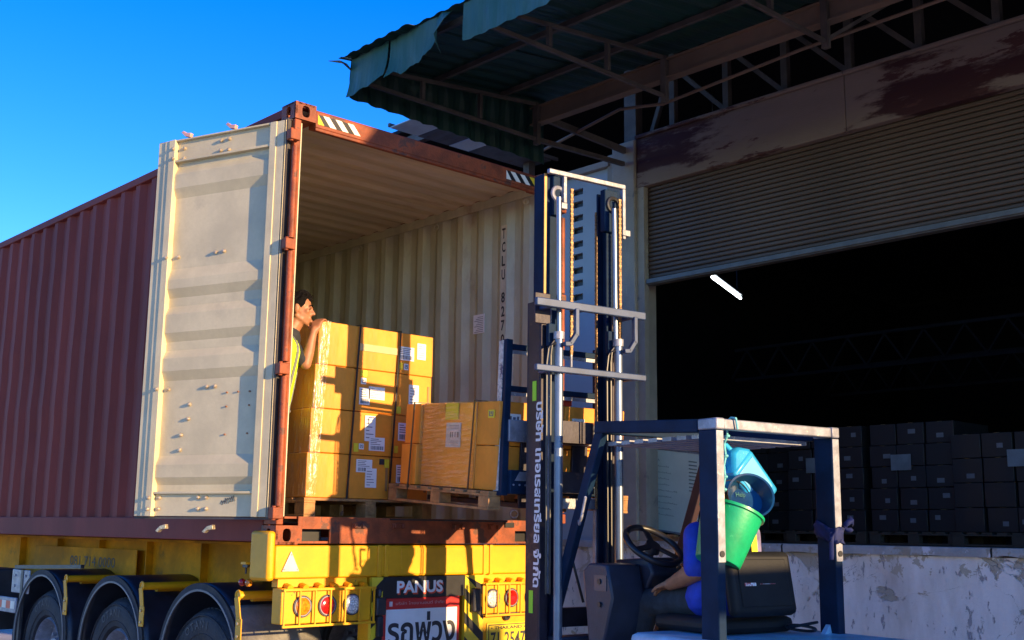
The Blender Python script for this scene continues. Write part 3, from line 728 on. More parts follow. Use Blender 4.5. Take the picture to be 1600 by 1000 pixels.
for x0, x1, sg in ((.742, .833, 1), (1.552, 1.725, -1)):
    hb = MB().box(x0, x1, -.010, .018, .60, 1.244).build('hazard_board', m_refl_y, tl)
    w = x1-x0; z = .42
    while z < 1.25:
        pts = [(x0, z), (x1, z+sg*w*.85), (x1, z+sg*w*.85+.075), (x0, z+.075)]
        pts = [(a, min(max(b, .602), 1.242)) for a, b in pts]
        if max(b for a, b in pts)-min(b for a, b in pts) > .01:
            MB().prism([(a, -.0105, b) for a, b in pts], (0,-1,0), .002).build('black_stripe', m_black, hb)
        z += .165
# black covers beside the sign
MB().box(.755, .835, -.055, -.013, 1.00, 1.115).box(.775, .80, -.05, -.015, 1.115, 1.17).build('light_cover', m_dgrey, tl, bev=.012)
MB().box(1.60, 1.67, -.055, -.011, .99, 1.155).build('light_cover', m_dgrey, tl, bev=.012)
MB().box(.775, .82, -.05, -.015, .86, .995).build('rubber_stop', m_blk, tl, bev=.01)
# number plate
npb = MB().box(1.735, 2.29, .0, .03, .55, .962).build('plate_board', m_yel, tl, bev=.004)
np_ = MB().box(1.765, 2.185, -.012, -.001, .70, .905).build('number_plate', m_refl_y, npb, bev=.006)
mbp = MB()
for a in ((1.777, 2.173, .888, .894), (1.777, 2.173, .712, .718), (1.777, 1.783, .718, .888), (2.167, 2.173, .718, .888)): mbp.box(a[0], a[1], -.0145, -.0125, a[2], a[3])
mbp.build('plate_border', m_ink, np_)
text_obj('• THAILAND •', 'lettering', m_ink, np_, (1.80, -.0135, .858), (1,0,0), (0,0,1), .03, fit_w=.34, fit_h=.022, bold=.0008)
text_obj('71-2547', 'lettering', m_ink, np_, (1.80, -.0135, .735), (1,0,0), (0,0,1), .12, fit_w=.34, fit_h=.105, bold=.002)
MB().ring((1.95, -.02, .945), (0, 1, .3), .02, .012, 14, 6).build('plate_lamp', m_dgrey, npb, smooth=True)
# axles: mudguards and wheels
def make_wheel(Y, X0):
    w = MB(); c = (Y, .515)
    prof = [(.285, .02), (.30, -.01), (.36, -.022), (.43, -.020), (.475, -.004), (.500, .03), (.503, .06), (.503, .24), (.495, .285), (.46, .30), (.30, .30)]
    rows = []
    for i in range(49):
        a = 2*math.pi*i/48; rows.append([(X0+.03+d, Y+r*math.sin(a), .515+r*math.cos(a)) for r, d in prof])
    wh_ = w.grid(rows).build('wheel', m_blk, tl, smooth=True)
    tr_ = MB()
    for i in range(60):
        a = 2*math.pi*i/60
        for x in (.07, .125, .18, .235):
            p = V((X0+.03+x, Y+.5035*math.sin(a), .515+.5035*math.cos(a))); q = V((X0+.03+x, Y+.5035*math.sin(a+.07), .515+.5035*math.cos(a+.07)))
            tr_.bar(p, q, .045, .010, up=(0, math.sin(a), math.cos(a)))
    tr_.build('tread', m_blk, wh_, kind='stuff')
    MB().ring((X0+.012, Y, .515), (1,0,0), .34, .004, 40, 5).ring((X0+.010, Y, .515), (1,0,0), .46, .004, 40, 5).build('sidewall_rib', m_blk, wh_, smooth=True)
    rim = MB(); pr = [(.285, .02), (.27, .0), (.255, .03), (.24, .12), (.12, .13), (.11, .06), (0.001, .05)]
    rows = [[(X0+.03+d, Y+r*math.sin(2*math.pi*i/32), .515+r*math.cos(2*math.pi*i/32)) for r, d in pr] for i in range(33)]
    rim.grid(rows); ro = rim.build('rim', m_steel, wh_, smooth=True)
    for i in range(10):
        a = 2*math.pi*i/10; MB().tube((X0+.15, Y+.165*math.sin(a), .515+.165*math.cos(a)), (X0+.115, Y+.165*math.sin(a), .515+.165*math.cos(a)), .016, n=6).build('wheel_nut', m_steel, wh_)
    # raised lettering arc on the sidewall
    word = 'OTANI'; n = len(word)
    for i, ch in enumerate(word):
        a = .55-.17*i; vs, fs = text_geo(ch, .075, bold=.001)
        cx = (min(v.x for v in vs)+max(v.x for v in vs))/2
        rdir = V((0, math.sin(a), math.cos(a))); tdir = V((0, -math.cos(a), math.sin(a)))
        MB().add([V((X0+.0055, Y, .515)) + rdir*(.375+v.y) + tdir*(v.x-cx) for v in vs], fs).build('tyre_lettering', mat('grey rubber lettering', (.09, .085, .08), .7), wh_, fix=False)
    return wh_
w0 = make_wheel(.90, .02)
for Yw in (2.24, 3.58):
    c = copy_tree(w0); c.location = (0, Yw-.90, 0)
for Yw in (.90, 2.24, 3.58):
    c = copy_tree(w0); c.location = (W-.02-.02, 2*.0+Yw-.90+.90*2*1, 0) if False else (2.08, Yw-.90, 0)
def make_fender(Y, a0=-1.75, a1=1.75):
    R, cz = .565, .62; rows = []; lip = []
    N = 44
    for i in range(N+1):
        a = a0+(a1-a0)*i/N
        rows.append([(x, Y+R*math.sin(a), cz+R*math.cos(a)) for x in (-.0, .05, .3, .60)])
    f = MB().grid(rows).build('mudguard', m_fender, tl, smooth=True, solid=.008)
    rows = []
    for i in range(N+1):
        a = a0+(a1-a0)*i/N
        rows.append([(-.012, Y+r*math.sin(a), cz+r*math.cos(a)) for r in (R+.004, R-.042)])
    MB().grid(rows).build('mudguard_rim', m_blk, f, solid=.012)
    rows = []
    for i in range(N+1):
        a = a0+(a1-a0)*i/N; r = R-.042
        rows.append([(-.020, Y+(r+.005)*math.sin(a), cz+(r+.005)*math.cos(a)), (-.020, Y+(r-.009)*math.sin(a), cz+(r-.009)*math.cos(a))])
    MB().grid(rows).build('rim_edge', m_trim, f, solid=.01)
    # yellow bracket: tube and hanging strap
    yb = Y-.50; zb = cz+R*math.cos(-1.06)+.215
    br = MB().tube((-.02, yb, zb+.02), (.42, yb, zb+.02), .028, n=14).tube((.15, yb+.12, zb+.0), (.42, yb+.12, zb+.0), .03, n=14).build('bracket_tube', m_yel, f, smooth=True)
    MB().bar((-.03, yb, zb+.01), (-.024, yb-.03, zb-.14), .055, .008, up=(1,0,0)).box(-.034, -.026, yb-.075, yb-.005, zb-.26, zb-.12).ring((-.02, yb, zb+.02), (1,0,0), .031, .007, 16, 6).build('strap', m_yel, br, bev=.003)
    for dz in (-.15, -.23): MB().tube((-.034, yb-.04, zb+dz), (-.043, yb-.04, zb+dz), .009, n=8).build('bolt', m_bolt, br)
    return f
for Yw in (.88, 2.24, 3.60): lastf = make_fender(Yw)
rows = []
for i in range(20):
    a = -1.75+1.05*i/19; rows.append([(x, .88+.574*math.sin(a), .62+.574*math.cos(a)) for x in (.0, .2, .4, .60)])
mfl = MB().grid(rows).build('sunlit_mudguard_back', mat('sunlit dusty rubber', (.20, .19, .17), .8, var=.25, vscale=6, patch=(.10,.095,.09), pscale=4, bump=.2), tl, smooth=True, solid=.006)  # grey sheet over the rear mudguard paints its dusty back as sunlit
# side marker lamps hung near the end plate, side guard at the far left
MB().tube((-.02, .30, 1.33), (-.02, .30, 1.27), .006, n=6).box(-.03, .02, .27, .33, 1.31, 1.34).build('marker_bracket', m_dgrey, tl)
MB().ring((-.02, .26, 1.215), (0,1,0), .003, .022, 16, 10).build('marker_lamp', m_amber, tl, smooth=True)
MB().ring((-.02, .34, 1.215), (0,1,0), .003, .022, 16, 10).build('marker_lamp', m_redl, tl, smooth=True)
MB().box(-.06, .03, .24, .30, 1.33, 1.345).build('bracket_tab', m_yel, tl)
MB().bar((.0, 2.85, 1.235), (.0, 4.25, 1.19), .03, .03).box(-.012, .012, 4.05, 4.10, .35, 1.17).build('side_guard_frame', m_dgrey, tl)
MB().box(-.006, .006, 3.92, 4.32, .97, 1.17).build('guard_plate', m_steel, tl, bev=.006)
for q in ((4.24, 1.12), (4.24, 1.03), (4.0, 1.12), (4.0, 1.03)): MB().tube((-.007, q[0], q[1]), (-.014, q[0], q[1]), .012, n=8).build('bolt', m_steel, tl)
gb = MB().box(-.03, -.012, 4.12, 6.5, .80, .93).build('side_guard_bar', m_steel, tl, bev=.005)
for i in range(12): MB().box(-.0335, -.0305, 4.14+i*.1, 4.235+i*.1, .835, .90).build('reflective_tape', m_redor if i % 2 else m_refl_w, gb)
MB().box(.05, .3, 4.9, 5.6, .6, 1.15).build('tool_box', m_dgrey, tl, bev=.02)

# ================================================================== PALLETS AND CARTONS
def make_pallet(name, label, loc, rz, w, d, group=None, m_wood=m_wood, tilt=0, sc=1.0):
    """w along local x, d along local y, base at z=0, height .13"""
    t = thing(name, label, 'pallet', loc, rz, group)
    F = WM[t] @ Matrix.Rotation(tilt, 4, 'X') @ Matrix.Diagonal((1, 1, sc, 1)); n = 7 if d < 1.2 else 9
    for i in range(n):
        y = (d-.10)*i/(n-1)
        b = MB(F).box(0, w, y, y+.10, .112, .130).build('deck_board', m_wood, t, bev=.002)
    for x in (0, w/2-.045, w-.09):
        MB(F).box(x, x+.09, 0, d, .096, .1115).build('stringer', m_wood, t, bev=.002)
        for y in (0, d/2-.06, d-.12): MB(F).box(x+.001, x+.089, y+.001, y+.119, .0185, .0955).build('block', m_wood, t, bev=.003)
        MB(F).box(x, x+.09, 0, d, 0, .018).build('skid_board', m_wood, t, bev=.002)
    return t
CN = [0]
def carton(label, F, x0, x1, y0, y1, z0, z1, material, faces='f', labels=True, group=None, rnd=None, name='cardboard_box', name_m=None):
    """carton in frame F; labels on its front (-y) and/or left (-x) face"""
    rnd = rnd or random
    base = F @ V(((x0+x1)/2, (y0+y1)/2, z0)); rz = math.atan2(F[1][0], F[0][0])
    t = thing(name, label, 'box', tuple(base), rz, group)
    bl = lambda: .004*(rnd.random()-.5)
    g = .003
    mb = MB(F); nz_ = 3
    rows = []
    for k in range(nz_+1):
        q = k/nz_; z = z0+.001+(z1-z0-.002)*q; b = .004*math.sin(q*math.pi)
        xm = (x0+x1)/2; ym = (y0+y1)/2
        rows.append([(x0+g, y0+g, z), (xm, y0+g-b, z), (x1-g, y0+g, z), (x1-g+b, ym, z), (x1-g, y1-g, z), (xm, y1-g+b, z), (x0+g, y1-g, z), (x0+g-b, ym, z)])
    mb.grid(rows, close=True); n0 = len(mb.v)
    mb.f += [(7,6,5,4,3,2,1,0), tuple(range(n0-8, n0))]
    c = mb.build('carton', material, t, bev=.005)
    MB(F).box(x0+.01, x1-.01, (y0+y1)/2-.025, (y0+y1)/2+.025, z1-.0008, z1+.0006).build('tape', m_tape, t)
    return t
def face_pt(F, side, x0, y0, u, z, off):
    return F @ (V((x0+u, y0-off, z)) if side == 'f' else V((x0-off, y0+u, z)))
def stick(t, F, side, x0, y0, u0, u1, z0, z1, m, name='label', off=.0045, prt=None, seed=0):
    """paper label standing a hair proud of the face; u runs along the face"""
    mb = MB()
    P = lambda u, z, o: face_pt(F, side, x0, y0, u, z, o)
    vs = [P(u, z, o) for z in (z0, z1) for o in (0, off) for u in (u0, u1)]
    mb.add(vs, [(0,2,3,1), (4,5,7,6), (0,1,5,4), (1,3,7,5), (3,2,6,7), (2,0,4,6)])
    lb = mb.build(name, m, t)
    if prt:
        pm = MB(); r = random.Random(seed); w = u1-u0; h = z1-z0
        def bar(a, b, c_, d_):
            q = [P(u, z, off+.0008) for u, z in ((u0+a*w, z0+c_*h), (u0+b*w, z0+c_*h), (u0+b*w, z0+d_*h), (u0+a*w, z0+d_*h))]
            pm.add(q, [(0,1,2,3)])
        if prt == 'bar':
            u = .1
            while u < .9: e = u+r.choice((.02, .03, .05)); bar(u, e, .08, .36); u = e+r.choice((.02, .035))
            for k in range(4): bar(.08, .45+.4*r.random(), .46+k*.13, .50+k*.13)
        elif prt == 'lines':
            for k in range(6): bar(.1, .35+.5*r.random(), .12+k*.14, .155+k*.14)
        elif prt == 'big':
            bar(.1, .22, .40, .62); bar(.32, .38, .40, .62); bar(.5, .56, .40, .62); bar(.62, .7, .40, .62)
            for k in range(3): bar(.1, .5+.3*r.random(), .74+k*.07, .76+k*.07); bar(.1, .4+.3*r.random(), .08+k*.08, .10+k*.08)
        elif prt == 'mark':
            bar(.15, .85, .2, .3); bar(.15, .3, .2, .85); bar(.7, .85, .2, .85); bar(.4, .6, .45, .8)
        if pm.v: pm.build('print', mat('soft grey print', (.16, .15, .18), .6) if prt != 'bar' else m_ink, lb, fix=False)
    return lb
# --- stack standing in the container mouth: 3 columns x 4 rows in front, a second layer behind
I4 = Matrix.Identity(4)
PX, PY, PZ = .43, .35, ZB+.172
make_pallet('pallet', 'wooden pallet under the tall carton stack inside the container', (PX-.02, PY-.02, PZ), 0, 1.10, 1.00)
ROWN = ('bottom', 'second', 'third', 'top'); COLN = ('left', 'middle', 'right')
lean = lambda k: .018*k
for k in range(4):
    z0 = PZ+.132+k*.305; z1 = z0+.303
    for i in range(3):
        x0 = PX+.0+i*.352+lean(k)*(1-.3*i); x1 = x0+.350
        F = I4
        lab = '%s carton, %s column, front layer of the tall stack in the container' % (ROWN[k], COLN[i])
        t = carton(lab, F, x0, x1, PY, PY+.48, z0, z1, m_cardfilm if (i == 0 or (i == 1 and k == 3)) else m_card, group='cartons stacked on the pallet in the container')
        fx = x0+.003; fy = PY-.001
        sd = k*7+i
        if i == 1 and k == 0:
            stick(t, F, 'f', fx, fy, .05, .185, z0+.185, z0+.275, m_paper, prt='bar', seed=sd); stick(t, F, 'f', fx, fy, .13, .225, z0+.08, z0+.215, m_paper, off=.0055, prt='lines', seed=sd)
            stick(t, F, 'f', fx, fy, .25, .29, z0+.245, z0+.285, m_ink, prt=None); stick(t, F, 'f', fx, fy, .295, .335, z0+.225, z0+.285, m_yel_sticker)
        if i == 1 and k == 1:
            stick(t, F, 'f', fx, fy, .10, .19, z0+.10, z0+.28, m_paper, prt='lines', seed=sd); stick(t, F, 'f', fx, fy, .14, .275, z0+.035, z0+.13, m_paper, off=.0055, prt='bar', seed=sd)
            stick(t, F, 'f', fx, fy, .01, .05, z0+.02, z0+.08, m_yel_sticker); stick(t, F, 'f', fx, fy, .055, .095, z0+.04, z0+.08, m_paper, prt='mark')
        if i == 1 and k == 2:
            stick(t, F, 'f', fx, fy, .03, .12, z0+.05, z0+.17, m_paper, prt='bar', seed=sd); stick(t, F, 'f', fx, fy, .11, .25, z0+.095, z0+.185, m_paper, prt='lines', seed=sd)
            stick(t, F, 'f', fx, fy, .035, .09, z0+.25, z0+.295, m_yel_sticker); stick(t, F, 'f', fx, fy, .04, .085, z0+.195, z0+.24, m_paper, prt='mark')
        if i == 2 and k == 3:
            stick(t, F, 'f', fx, fy, .02, .16, z0+.10, z0+.20, m_paper, prt='bar', seed=sd); stick(t, F, 'f', fx, fy, .19, .27, z0+.12, z0+.24, m_paper, prt='lines', seed=sd)
            stick(t, F, 'f', fx, fy, .02, .06, z0+.03, z0+.08, m_yel_sticker); stick(t, F, 'f', fx, fy, .07, .11, z0+.03, z0+.075, m_paper, prt='mark')
        if i == 2 and k == 2:
            stick(t, F, 'f', fx, fy, .13, .22, z0+.08, z0+.23, m_paper, prt='lines', seed=sd); stick(t, F, 'f', fx, fy, .18, .30, z0+.02, z0+.10, m_paper, off=.0055, prt='bar', seed=sd)
            stick(t, F, 'f', fx, fy, .02, .06, z0+.01, z0+.06, m_yel_sticker)
        if i == 2 and k in (0, 1):
            stick(t, F, 'f', fx, fy, .05, .14, z0+.12, z0+.25, m_paper, prt='bar', seed=sd); stick(t, F, 'f', fx, fy, .02, .05, z0+.03, z0+.08, m_yel_sticker)
        if i == 1 and k == 3:
            stick(t, F, 'f', fx, fy, .0, .344, z0+.13, z0+.18, m_tape, name='tape', off=.0035)
        stick(t, F, 'f', fx, fy, .305, .325, z0+.06, z0+.23, mat('faint carton print', (.40, .20, .06), .7), name='print', off=.0012) if (i == 2 or (i == 1 and k == 0)) and k != 3 else None
    # second layer behind
    for i in range(3):
        x0 = PX+i*.352+lean(k)*(1-.3*i)
        t = carton('%s carton, %s column, hidden back layer of the tall stack in the container' % (ROWN[k], COLN[i]), I4, x0, x0+.35, PY+.485, PY+.96, z0, z1, m_cardfilm, group='cartons stacked on the pallet in the container')
# film pulled round the front left corner of the stack
def filmsheet(P, nu, nz_, amp, seed, m, label, name='stretch_film'):
    rows = [[P(i/nu, k/nz_, amp*mnoise.fractal(V((i*.35, k*.28, seed)), .8, 2, 3)) for i in range(nu+1)] for k in range(nz_+1)]
    o = MB().grid(rows).build(name, m, smooth=True); tag(o, label, 'plastic film'); return o
zlo, zhi = PZ+.14, PZ+.132+4*.305
def PF(u, v, d):     # goes along the left face, round the corner, then along the front face
    z = zlo+(zhi-zlo)*v; L = .50; s = u*L; l = lean(4*v)
    if s < .40: return V((PX+l-.012-abs(d), PY+.40-s, z))
    if s < .43: q = (s-.40)/.03; return V((PX+l-.012+.012*q, PY-.012*q-.003, z))
    return V((PX+l+(s-.43), PY-.014-abs(d), z))
filmsheet(PF, 110, 80, .007, 4, m_film2, 'crumpled clear film glaring on the front left corner of the tall carton stack')
# straps round the stack
for xs_, nm in ((PX+.365, 'left'), (PX+.725, 'right')):
    mb = MB(); l = lean(4)
    mb.bar((xs_-.04, PY-.016, PZ+.12), (xs_+.045*.6, PY-.018, zhi+.002), .014, .003, up=(0,1,0))
    mb.bar((xs_+.027, PY-.018, zhi+.003), (xs_+.027, PY+.95, zhi+.003), .014, .003)
    o = mb.build('strapping_band', m_strap); tag(o, 'black strap down the front of the tall carton stack, the %s one of two' % nm, 'strap')

# --- pallet load on the forks
FA = rad(-9)
FO = V((1.33, -1.46, 0))
FK = Matrix.Translation(FO) @ Matrix.Rotation(FA, 4, 'Z')
LX0, LY0, LZ = -.50, .345, 1.680
TILT = Matrix.Translation(V((0, LY0, LZ))) @ Matrix.Rotation(rad(3.6), 4, 'X') @ Matrix.Translation(V((0, -LY0, -LZ)))
FT = FK @ TILT
make_pallet('pallet', 'raised wooden pallet carried on the forks in front of the container', tuple(FK @ V((LX0-.05, LY0, LZ))), FA, 1.10, 1.30, tilt=rad(3.6), sc=.88)
LW = 1.0
segs = [(.0, .262, 2, 'near'), (.264, .955, 1, 'middle'), (.957, 1.175, 2, 'far')]
for a, b, n, nm in segs:
    for i in range(2):
        for k in range(n):
            h = .555/n; z0 = LZ+.118+k*h; ex = -.035 if nm == 'far' and k == 0 else (-.015 if nm == 'far' else 0)
            x0 = LX0+i*.5+(ex if i == 0 else 0)
            pos = ('lower ' if k == 0 else 'upper ') if n == 2 else 'tall '
            t = carton('%scarton at the %s end of the load on the forks, %s side' % (pos, nm, 'left' if i == 0 else 'right'), FT, x0, LX0+i*.5+.498, LY0+a, LY0+b, z0, z0+h-.002,
                       m_card if nm != 'middle' else m_cardfilm, group='cartons carried on the forks')
            if i == 0 and nm == 'near' and k == 1: stick(t, FT, 'l', x0, LY0+a, .05, .12, z0+.17, z0+.22, m_yel_sticker, prt='mark')
            if nm == 'near' and k == 1: stick(t, FT, 'f', x0, LY0, .06, .16, z0+.10, z0+.2, m_paper, prt='mark'); stick(t, FT, 'f', x0, LY0, .28, .42, z0+.06, z0+.2, m_paper, prt='bar')
            if nm == 'near' and k == 0: stick(t, FT, 'f', x0, LY0, .08, .18, z0+.02, z0+.12, m_paper, prt='mark')
            if nm == 'middle' and i == 0:
                stick(t, FT, 'l', x0, LY0+a, .18, .36, z0+.26, z0+.42, mat('lilac paper label', (.62, .60, .72), .6), prt='big', seed=5)
                stick(t, FT, 'l', x0, LY0+a, .22, .38, z0+.44, z0+.55, m_yel_sticker, name='sticker'); stick(t, FT, 'l', x0, LY0+a, .39, .47, z0+.49, z0+.55, mat('orange sticker', (.75, .32, .02), .5), name='sticker')
t = tag(MB(FT).box(LX0+.43, LX0+.60, LY0+.06, LY0+.24, LZ+.676, LZ+.72).build('red_carton', mat('red carton', (.60, .06, .03), .6), bev=.004), 'small red and orange carton lying on top of the forklift load', 'box')
def PL(u, v, d):
    z = LZ+.12+.555*v; s = u*.70
    return FT @ V((LX0-.010-abs(d), LY0+.26+s, z))
filmsheet(PL, 40, 90, .005, 11, m_film, 'clear stretch film with level wrinkles round the middle of the forklift load')
for y_, nm in ((.258, 'near'), (.99, 'far')):
    mb = MB(FT); off = -.022 if nm == 'near' else -.05
    mb.bar((LX0+off, LY0+y_+.035, LZ+.08), (LX0+off, LY0+y_, LZ+.677), .016, .004, up=(1,0,0)).bar((LX0+off, LY0+y_, LZ+.678), (LX0+1.01, LY0+y_, LZ+.678), .016, .004)
    tag(mb.build('strapping_band', m_strap), 'black strap round the forklift load, at its %s end' % nm, 'strap')

# ================================================================== FORKLIFT
fk = thing('forklift', 'dark blue forklift with raised mast and open overhead guard lifting a pallet', 'forklift', tuple(FO), FA)
def K(): return MB(FK)
# mast: channel rails
def channel(x0, x1, y0, y1, z0, z1, t=.014, inward=1):
    mb = K(); 
    if inward > 0: mb.box(x0, x0+t, y0+t, y1-t, z0, z1)
    else: mb.box(x1-t, x1, y0+t, y1-t, z0, z1)
    mb.box(x0, x1, y0, y0+t, z0, z1); mb.box(x0, x1, y1-t, y1, z0, z1); return mb
lo = channel(-.405, -.345, 0, .15, .12, 2.95).build('outer_rail', m_mast, fk, bev=.003)
channel(.145, .205, 0, .15, .12, 2.95, inward=-1).build('outer_rail', m_mast, fk, bev=.003)
channel(-.372, -.262, .03, .135, .95, 3.765, t=.016).build('inner_rail', m_navy, fk, bev=.003)
channel(.125, .178, .03, .135, .95, 3.74, t=.016, inward=-1).build('inner_rail', m_navy, fk, bev=.003)
K().box(-.372, -.354, .022, .029, 2.98, 3.765).build('orange_flange', m_orange, fk)  # plain orange strip along the upper left inner rail
K().box(-.36, -.33, -.004, -.001, 1.2, 2.90).build('rail_face', m_steel, fk)
K().box(-.37, .24, -.03, .0, 3.755, 3.785).box(-.26, -.235, -.03, .0, 3.58, 3.755).box(-.28, -.235, -.035, .005, 3.54, 3.58).box(.215, .24, -.03, .0, 3.42, 3.755).box(.205, .27, -.04, .005, 3.44, 3.48).build('top_crossbar', m_steel, fk, bev=.004)
K().box(-.32, -.25, .0, .05, 3.50, 3.755).build('mast_head', m_navy, fk, bev=.006); K().box(.09, .2, .0, .05, 3.46, 3.74).build('mast_head', m_navy, fk, bev=.006)
K().ring(FK.inverted() @ (FK @ V((.155, -.005, 3.64))), (0,1,0), .045, .014, 22, 8).build('pulley', m_black, fk, smooth=True)
K().ring((-.285, .0, 3.64), (0,1,0), .04, .014, 22, 8).build('pulley', m_steel, fk, smooth=True)
# cross ties behind the rails, bent round the cylinders
for z, h in ((2.905, .05), (2.51, .04)):
    K().box(-.54, .305, -.145, -.115, z-h/2, z+h/2).box(-.43, -.40, -.115, .0, z-h/2, z+h/2).box(.20, .23, -.115, .0, z-h/2, z+h/2).build('cross_tie', m_tie, fk, bev=.006)
K().box(-.46, -.345, -.012, -.001, 2.80, 2.99).build('rail_cap', m_mast, fk, bev=.004)
# lift cylinders
for x in (-.335, .125):
    c = K().tube((x, -.085, .35), (x, -.085, 2.70), .027, n=20).build('lift_cylinder', m_cyl, fk, smooth=True)
    K().tube((x, -.085, 2.70), (x, -.085, 2.745), .034, n=20).build('gland', m_steel, c, smooth=True)
    K().tube((x+.02*(x<0), -.06, 2.745), (x+.02*(x<0), -.05, 3.60), .017, n=16).build('piston_rod', m_chrome, c, smooth=True)
    K().path([(x-.055, -.08, 1.2), (x-.055, -.08, 2.60), (x-.05, -.085, 2.66), (x-.02, -.09, 2.68)], .006, 6).path([(x-.075, -.07, 1.2), (x-.078, -.07, 2.55), (x-.065, -.07, 2.64), (x-.03, -.08, 2.69)], .006, 6).build('hydraulic_hose', m_black, c, smooth=True)
    K().bar((x+.09, -.14, 2.89), (x+.09, -.14, 2.72), .028, .03, up=(0,1,0)).bar((x+.09, -.14, 2.735), (x+.04, -.14, 2.665), .028, .03, up=(0,1,0)).bar((x+.05, -.14, 2.67), (x+.0, -.14, 2.665), .028, .03, up=(0,1,0)).build('cylinder_bracket', m_tie, c, bev=.004)
    K().box(x-.05, x+.0, -.05, -.02, 2.66, 2.80).build('stop_block', m_navy, c, bev=.004)
# leaf chains made of plates
def chain(x, y, z0, z1, w=.016):
    ch = K(); z = z0; i = 0
    while z < z1:
        ch.box(x-w/2*(1 if i % 2 else .75), x+w/2*(1 if i % 2 else .75), y-.006, y+.006, z, z+.014); z += .0155; i += 1
    return ch
chain(-.215, -.05, 2.62, 3.66, .02).build('lift_chain', m_chain, fk, kind='stuff')
chain(.175, -.045, 2.62, 3.66, .02).build('lift_chain', m_chain, fk, kind='stuff')
chain(.095, .10, 1.7, 3.6, .014).build('lift_chain', m_chain, fk, kind='stuff')
K().tube((-.215, -.05, 2.50), (-.215, -.05, 2.62), .008, n=8).build('chain_anchor', m_steel, fk)
# big Thai lettering down the outer face of the left rail, lime stickers
lx = -.4065
K().box(lx-.0015, lx+.001, .045, .085, 2.335, 2.455).build('lime_sticker', m_green_s, lo)
K().box(lx-.0015, lx+.001, .065, .105, 1.085, 1.215).build('lime_sticker', m_green_s, lo)
_rx = FK.to_3x3()
text_obj('บริษัท เทอเรสเทรียล จำกัด', 'lettering', m_white, lo, tuple(FK @ V((lx-.0015, .042, 2.325))), tuple(_rx @ V((0, .022, -1))), tuple(_rx @ V((0, -1, -.022))), .1, fit_w=1.09, fit_h=.078, bold=.0030)
lo.children[-1].location = tuple(V((0, .0, 0)))
# carriage, backrest, forks
br = K().bar((-.470, .33, 1.77), (-.440, .33, 2.74), .045, .09, up=(0,1,0)).build('load_backrest', m_navy, fk, bev=.004)
K().bar((-.4945, .345, 1.80), (-.4645, .345, 2.735), .004, .05, up=(0,1,0)).build('worn_edge', mat('worn silver paint', (.55,.55,.50), .5, var=.3, vscale=30, patch=(.03,.05,.12), pscale=16, pthr=.58), br)
K().bar((.26, .31, 1.77), (.26, .31, 2.74), .025, .05, up=(0,1,0)).build('upright', m_navy, br, bev=.004)
for z in (2.695, 2.43): K().box(-.445, .25, .295, .320, z-.018, z+.018).build('rail', m_navy, br, bev=.003); K().box(-.44, .25, .290, .2945, z-.045, z-.022).build('rail_edge', m_steel, br)
K().box(-.45, .28, .27, .325, 2.10, 2.235).build('carriage_plate', m_steel, fk, bev=.005)
cpl = K().box(-.45, .28, .25, .325, 1.78, 1.925).build('carriage_plate', m_navy, fk, bev=.005)
for i in range(4): K().prism([(-.42+i*.17, .2485, 1.86), (-.34+i*.17, .2485, 1.86), (-.31+i*.17, .2485, 1.915), (-.385+i*.17, .2485, 1.915)], (0,-1,0), .003).build('worn_patch', m_steel, cpl)
for i in range(16): K().tube((-.43+i*.044, .249, 1.835), (-.43+i*.044, .243, 1.835), .006, n=8).build('slot', m_steel, cpl)
K().box(-.28, .1, .13, .26, 1.79, 1.92).box(-.28, .1, .13, .26, 2.10, 2.235).build('carriage_frame', m_mast, fk)
for x in (-.34, .06): MB(FT).box(x, x+.12, LY0-.02, 1.46, LZ+.018, LZ+.05).box(x, x+.12, LY0-.022, LY0-.002, LZ+.018, 2.2).build('fork', m_mast, fk, bev=.004)
K().box(-.345, .205, .155, .19, 1.695, 1.76).build('mast_tie', m_steel, fk, bev=.004); K().box(.136, .204, .156, .189, .6, 1.694).build('tie_leg', m_steel, fk, bev=.004)
for z_ in (.5, 1.0): K().box(-.345, .145, .05, .10, z_, z_+.11).build('mast_tie', m_mast, fk)
# overhead guard
gz = 2.13
gp = K().box(-.325, -.272, -1.40, -1.275, .9, gz-.055).build('guard_post', m_navy, fk, bev=.006)
K().box(.535, .590, -1.40, -1.275, .9, gz-.055).build('guard_post', m_navy, fk, bev=.006)
for xa, xb in ((-.322, -.275), (.538, .587)): K().box(xa, xb, -1.404, -1.4005, 1.42, gz-.06).build('sunlit_worn_face', m_steel, fk)  # pale plates put sunlight on the worn upper post backs into the colour
K().box(-.268, .530, -1.405, -1.345, gz-.052, gz).build('guard_rear_beam', m_steel, fk, bev=.006)
for xa in (-.326, .531): K().box(xa, xa+.06, -1.41, -1.27, gz-.054, gz+.004).build('guard_corner', m_steel, fk, bev=.008)
for x in (-.30, .565): K().bar((x, -1.27, gz-.03), (x, -.415, gz+.018), .055, .068).build('guard_side_beam', m_navy, fk, bev=.006)
K().box(-.27, .535, -.47, -.415, gz-.02, gz+.045).build('guard_front_beam', m_navy, fk, bev=.006)
for i in range(7):
    y = -1.23+i*.115; K().box(-.262, .527, y, y+.072, gz-.088, gz-.066).build('guard_slat', m_steel, fk)
for x in (-.30, .565): K().bar((x, -.455, gz+.0), (x, .075, .90), .045, .07, up=(0,1,0)).build('front_pillar', m_navy if x < 0 else mat('brown purple pillar', (.040, .018, .020), .6), fk, bev=.006)
K().path([(-.345, -.36, 1.74), (-.375, -.40, 1.75), (-.38, -.37, 1.64), (-.365, -.33, 1.60), (-.345, -.30, 1.62)], .008, 8).build('grab_handle', m_steel, fk, smooth=True)
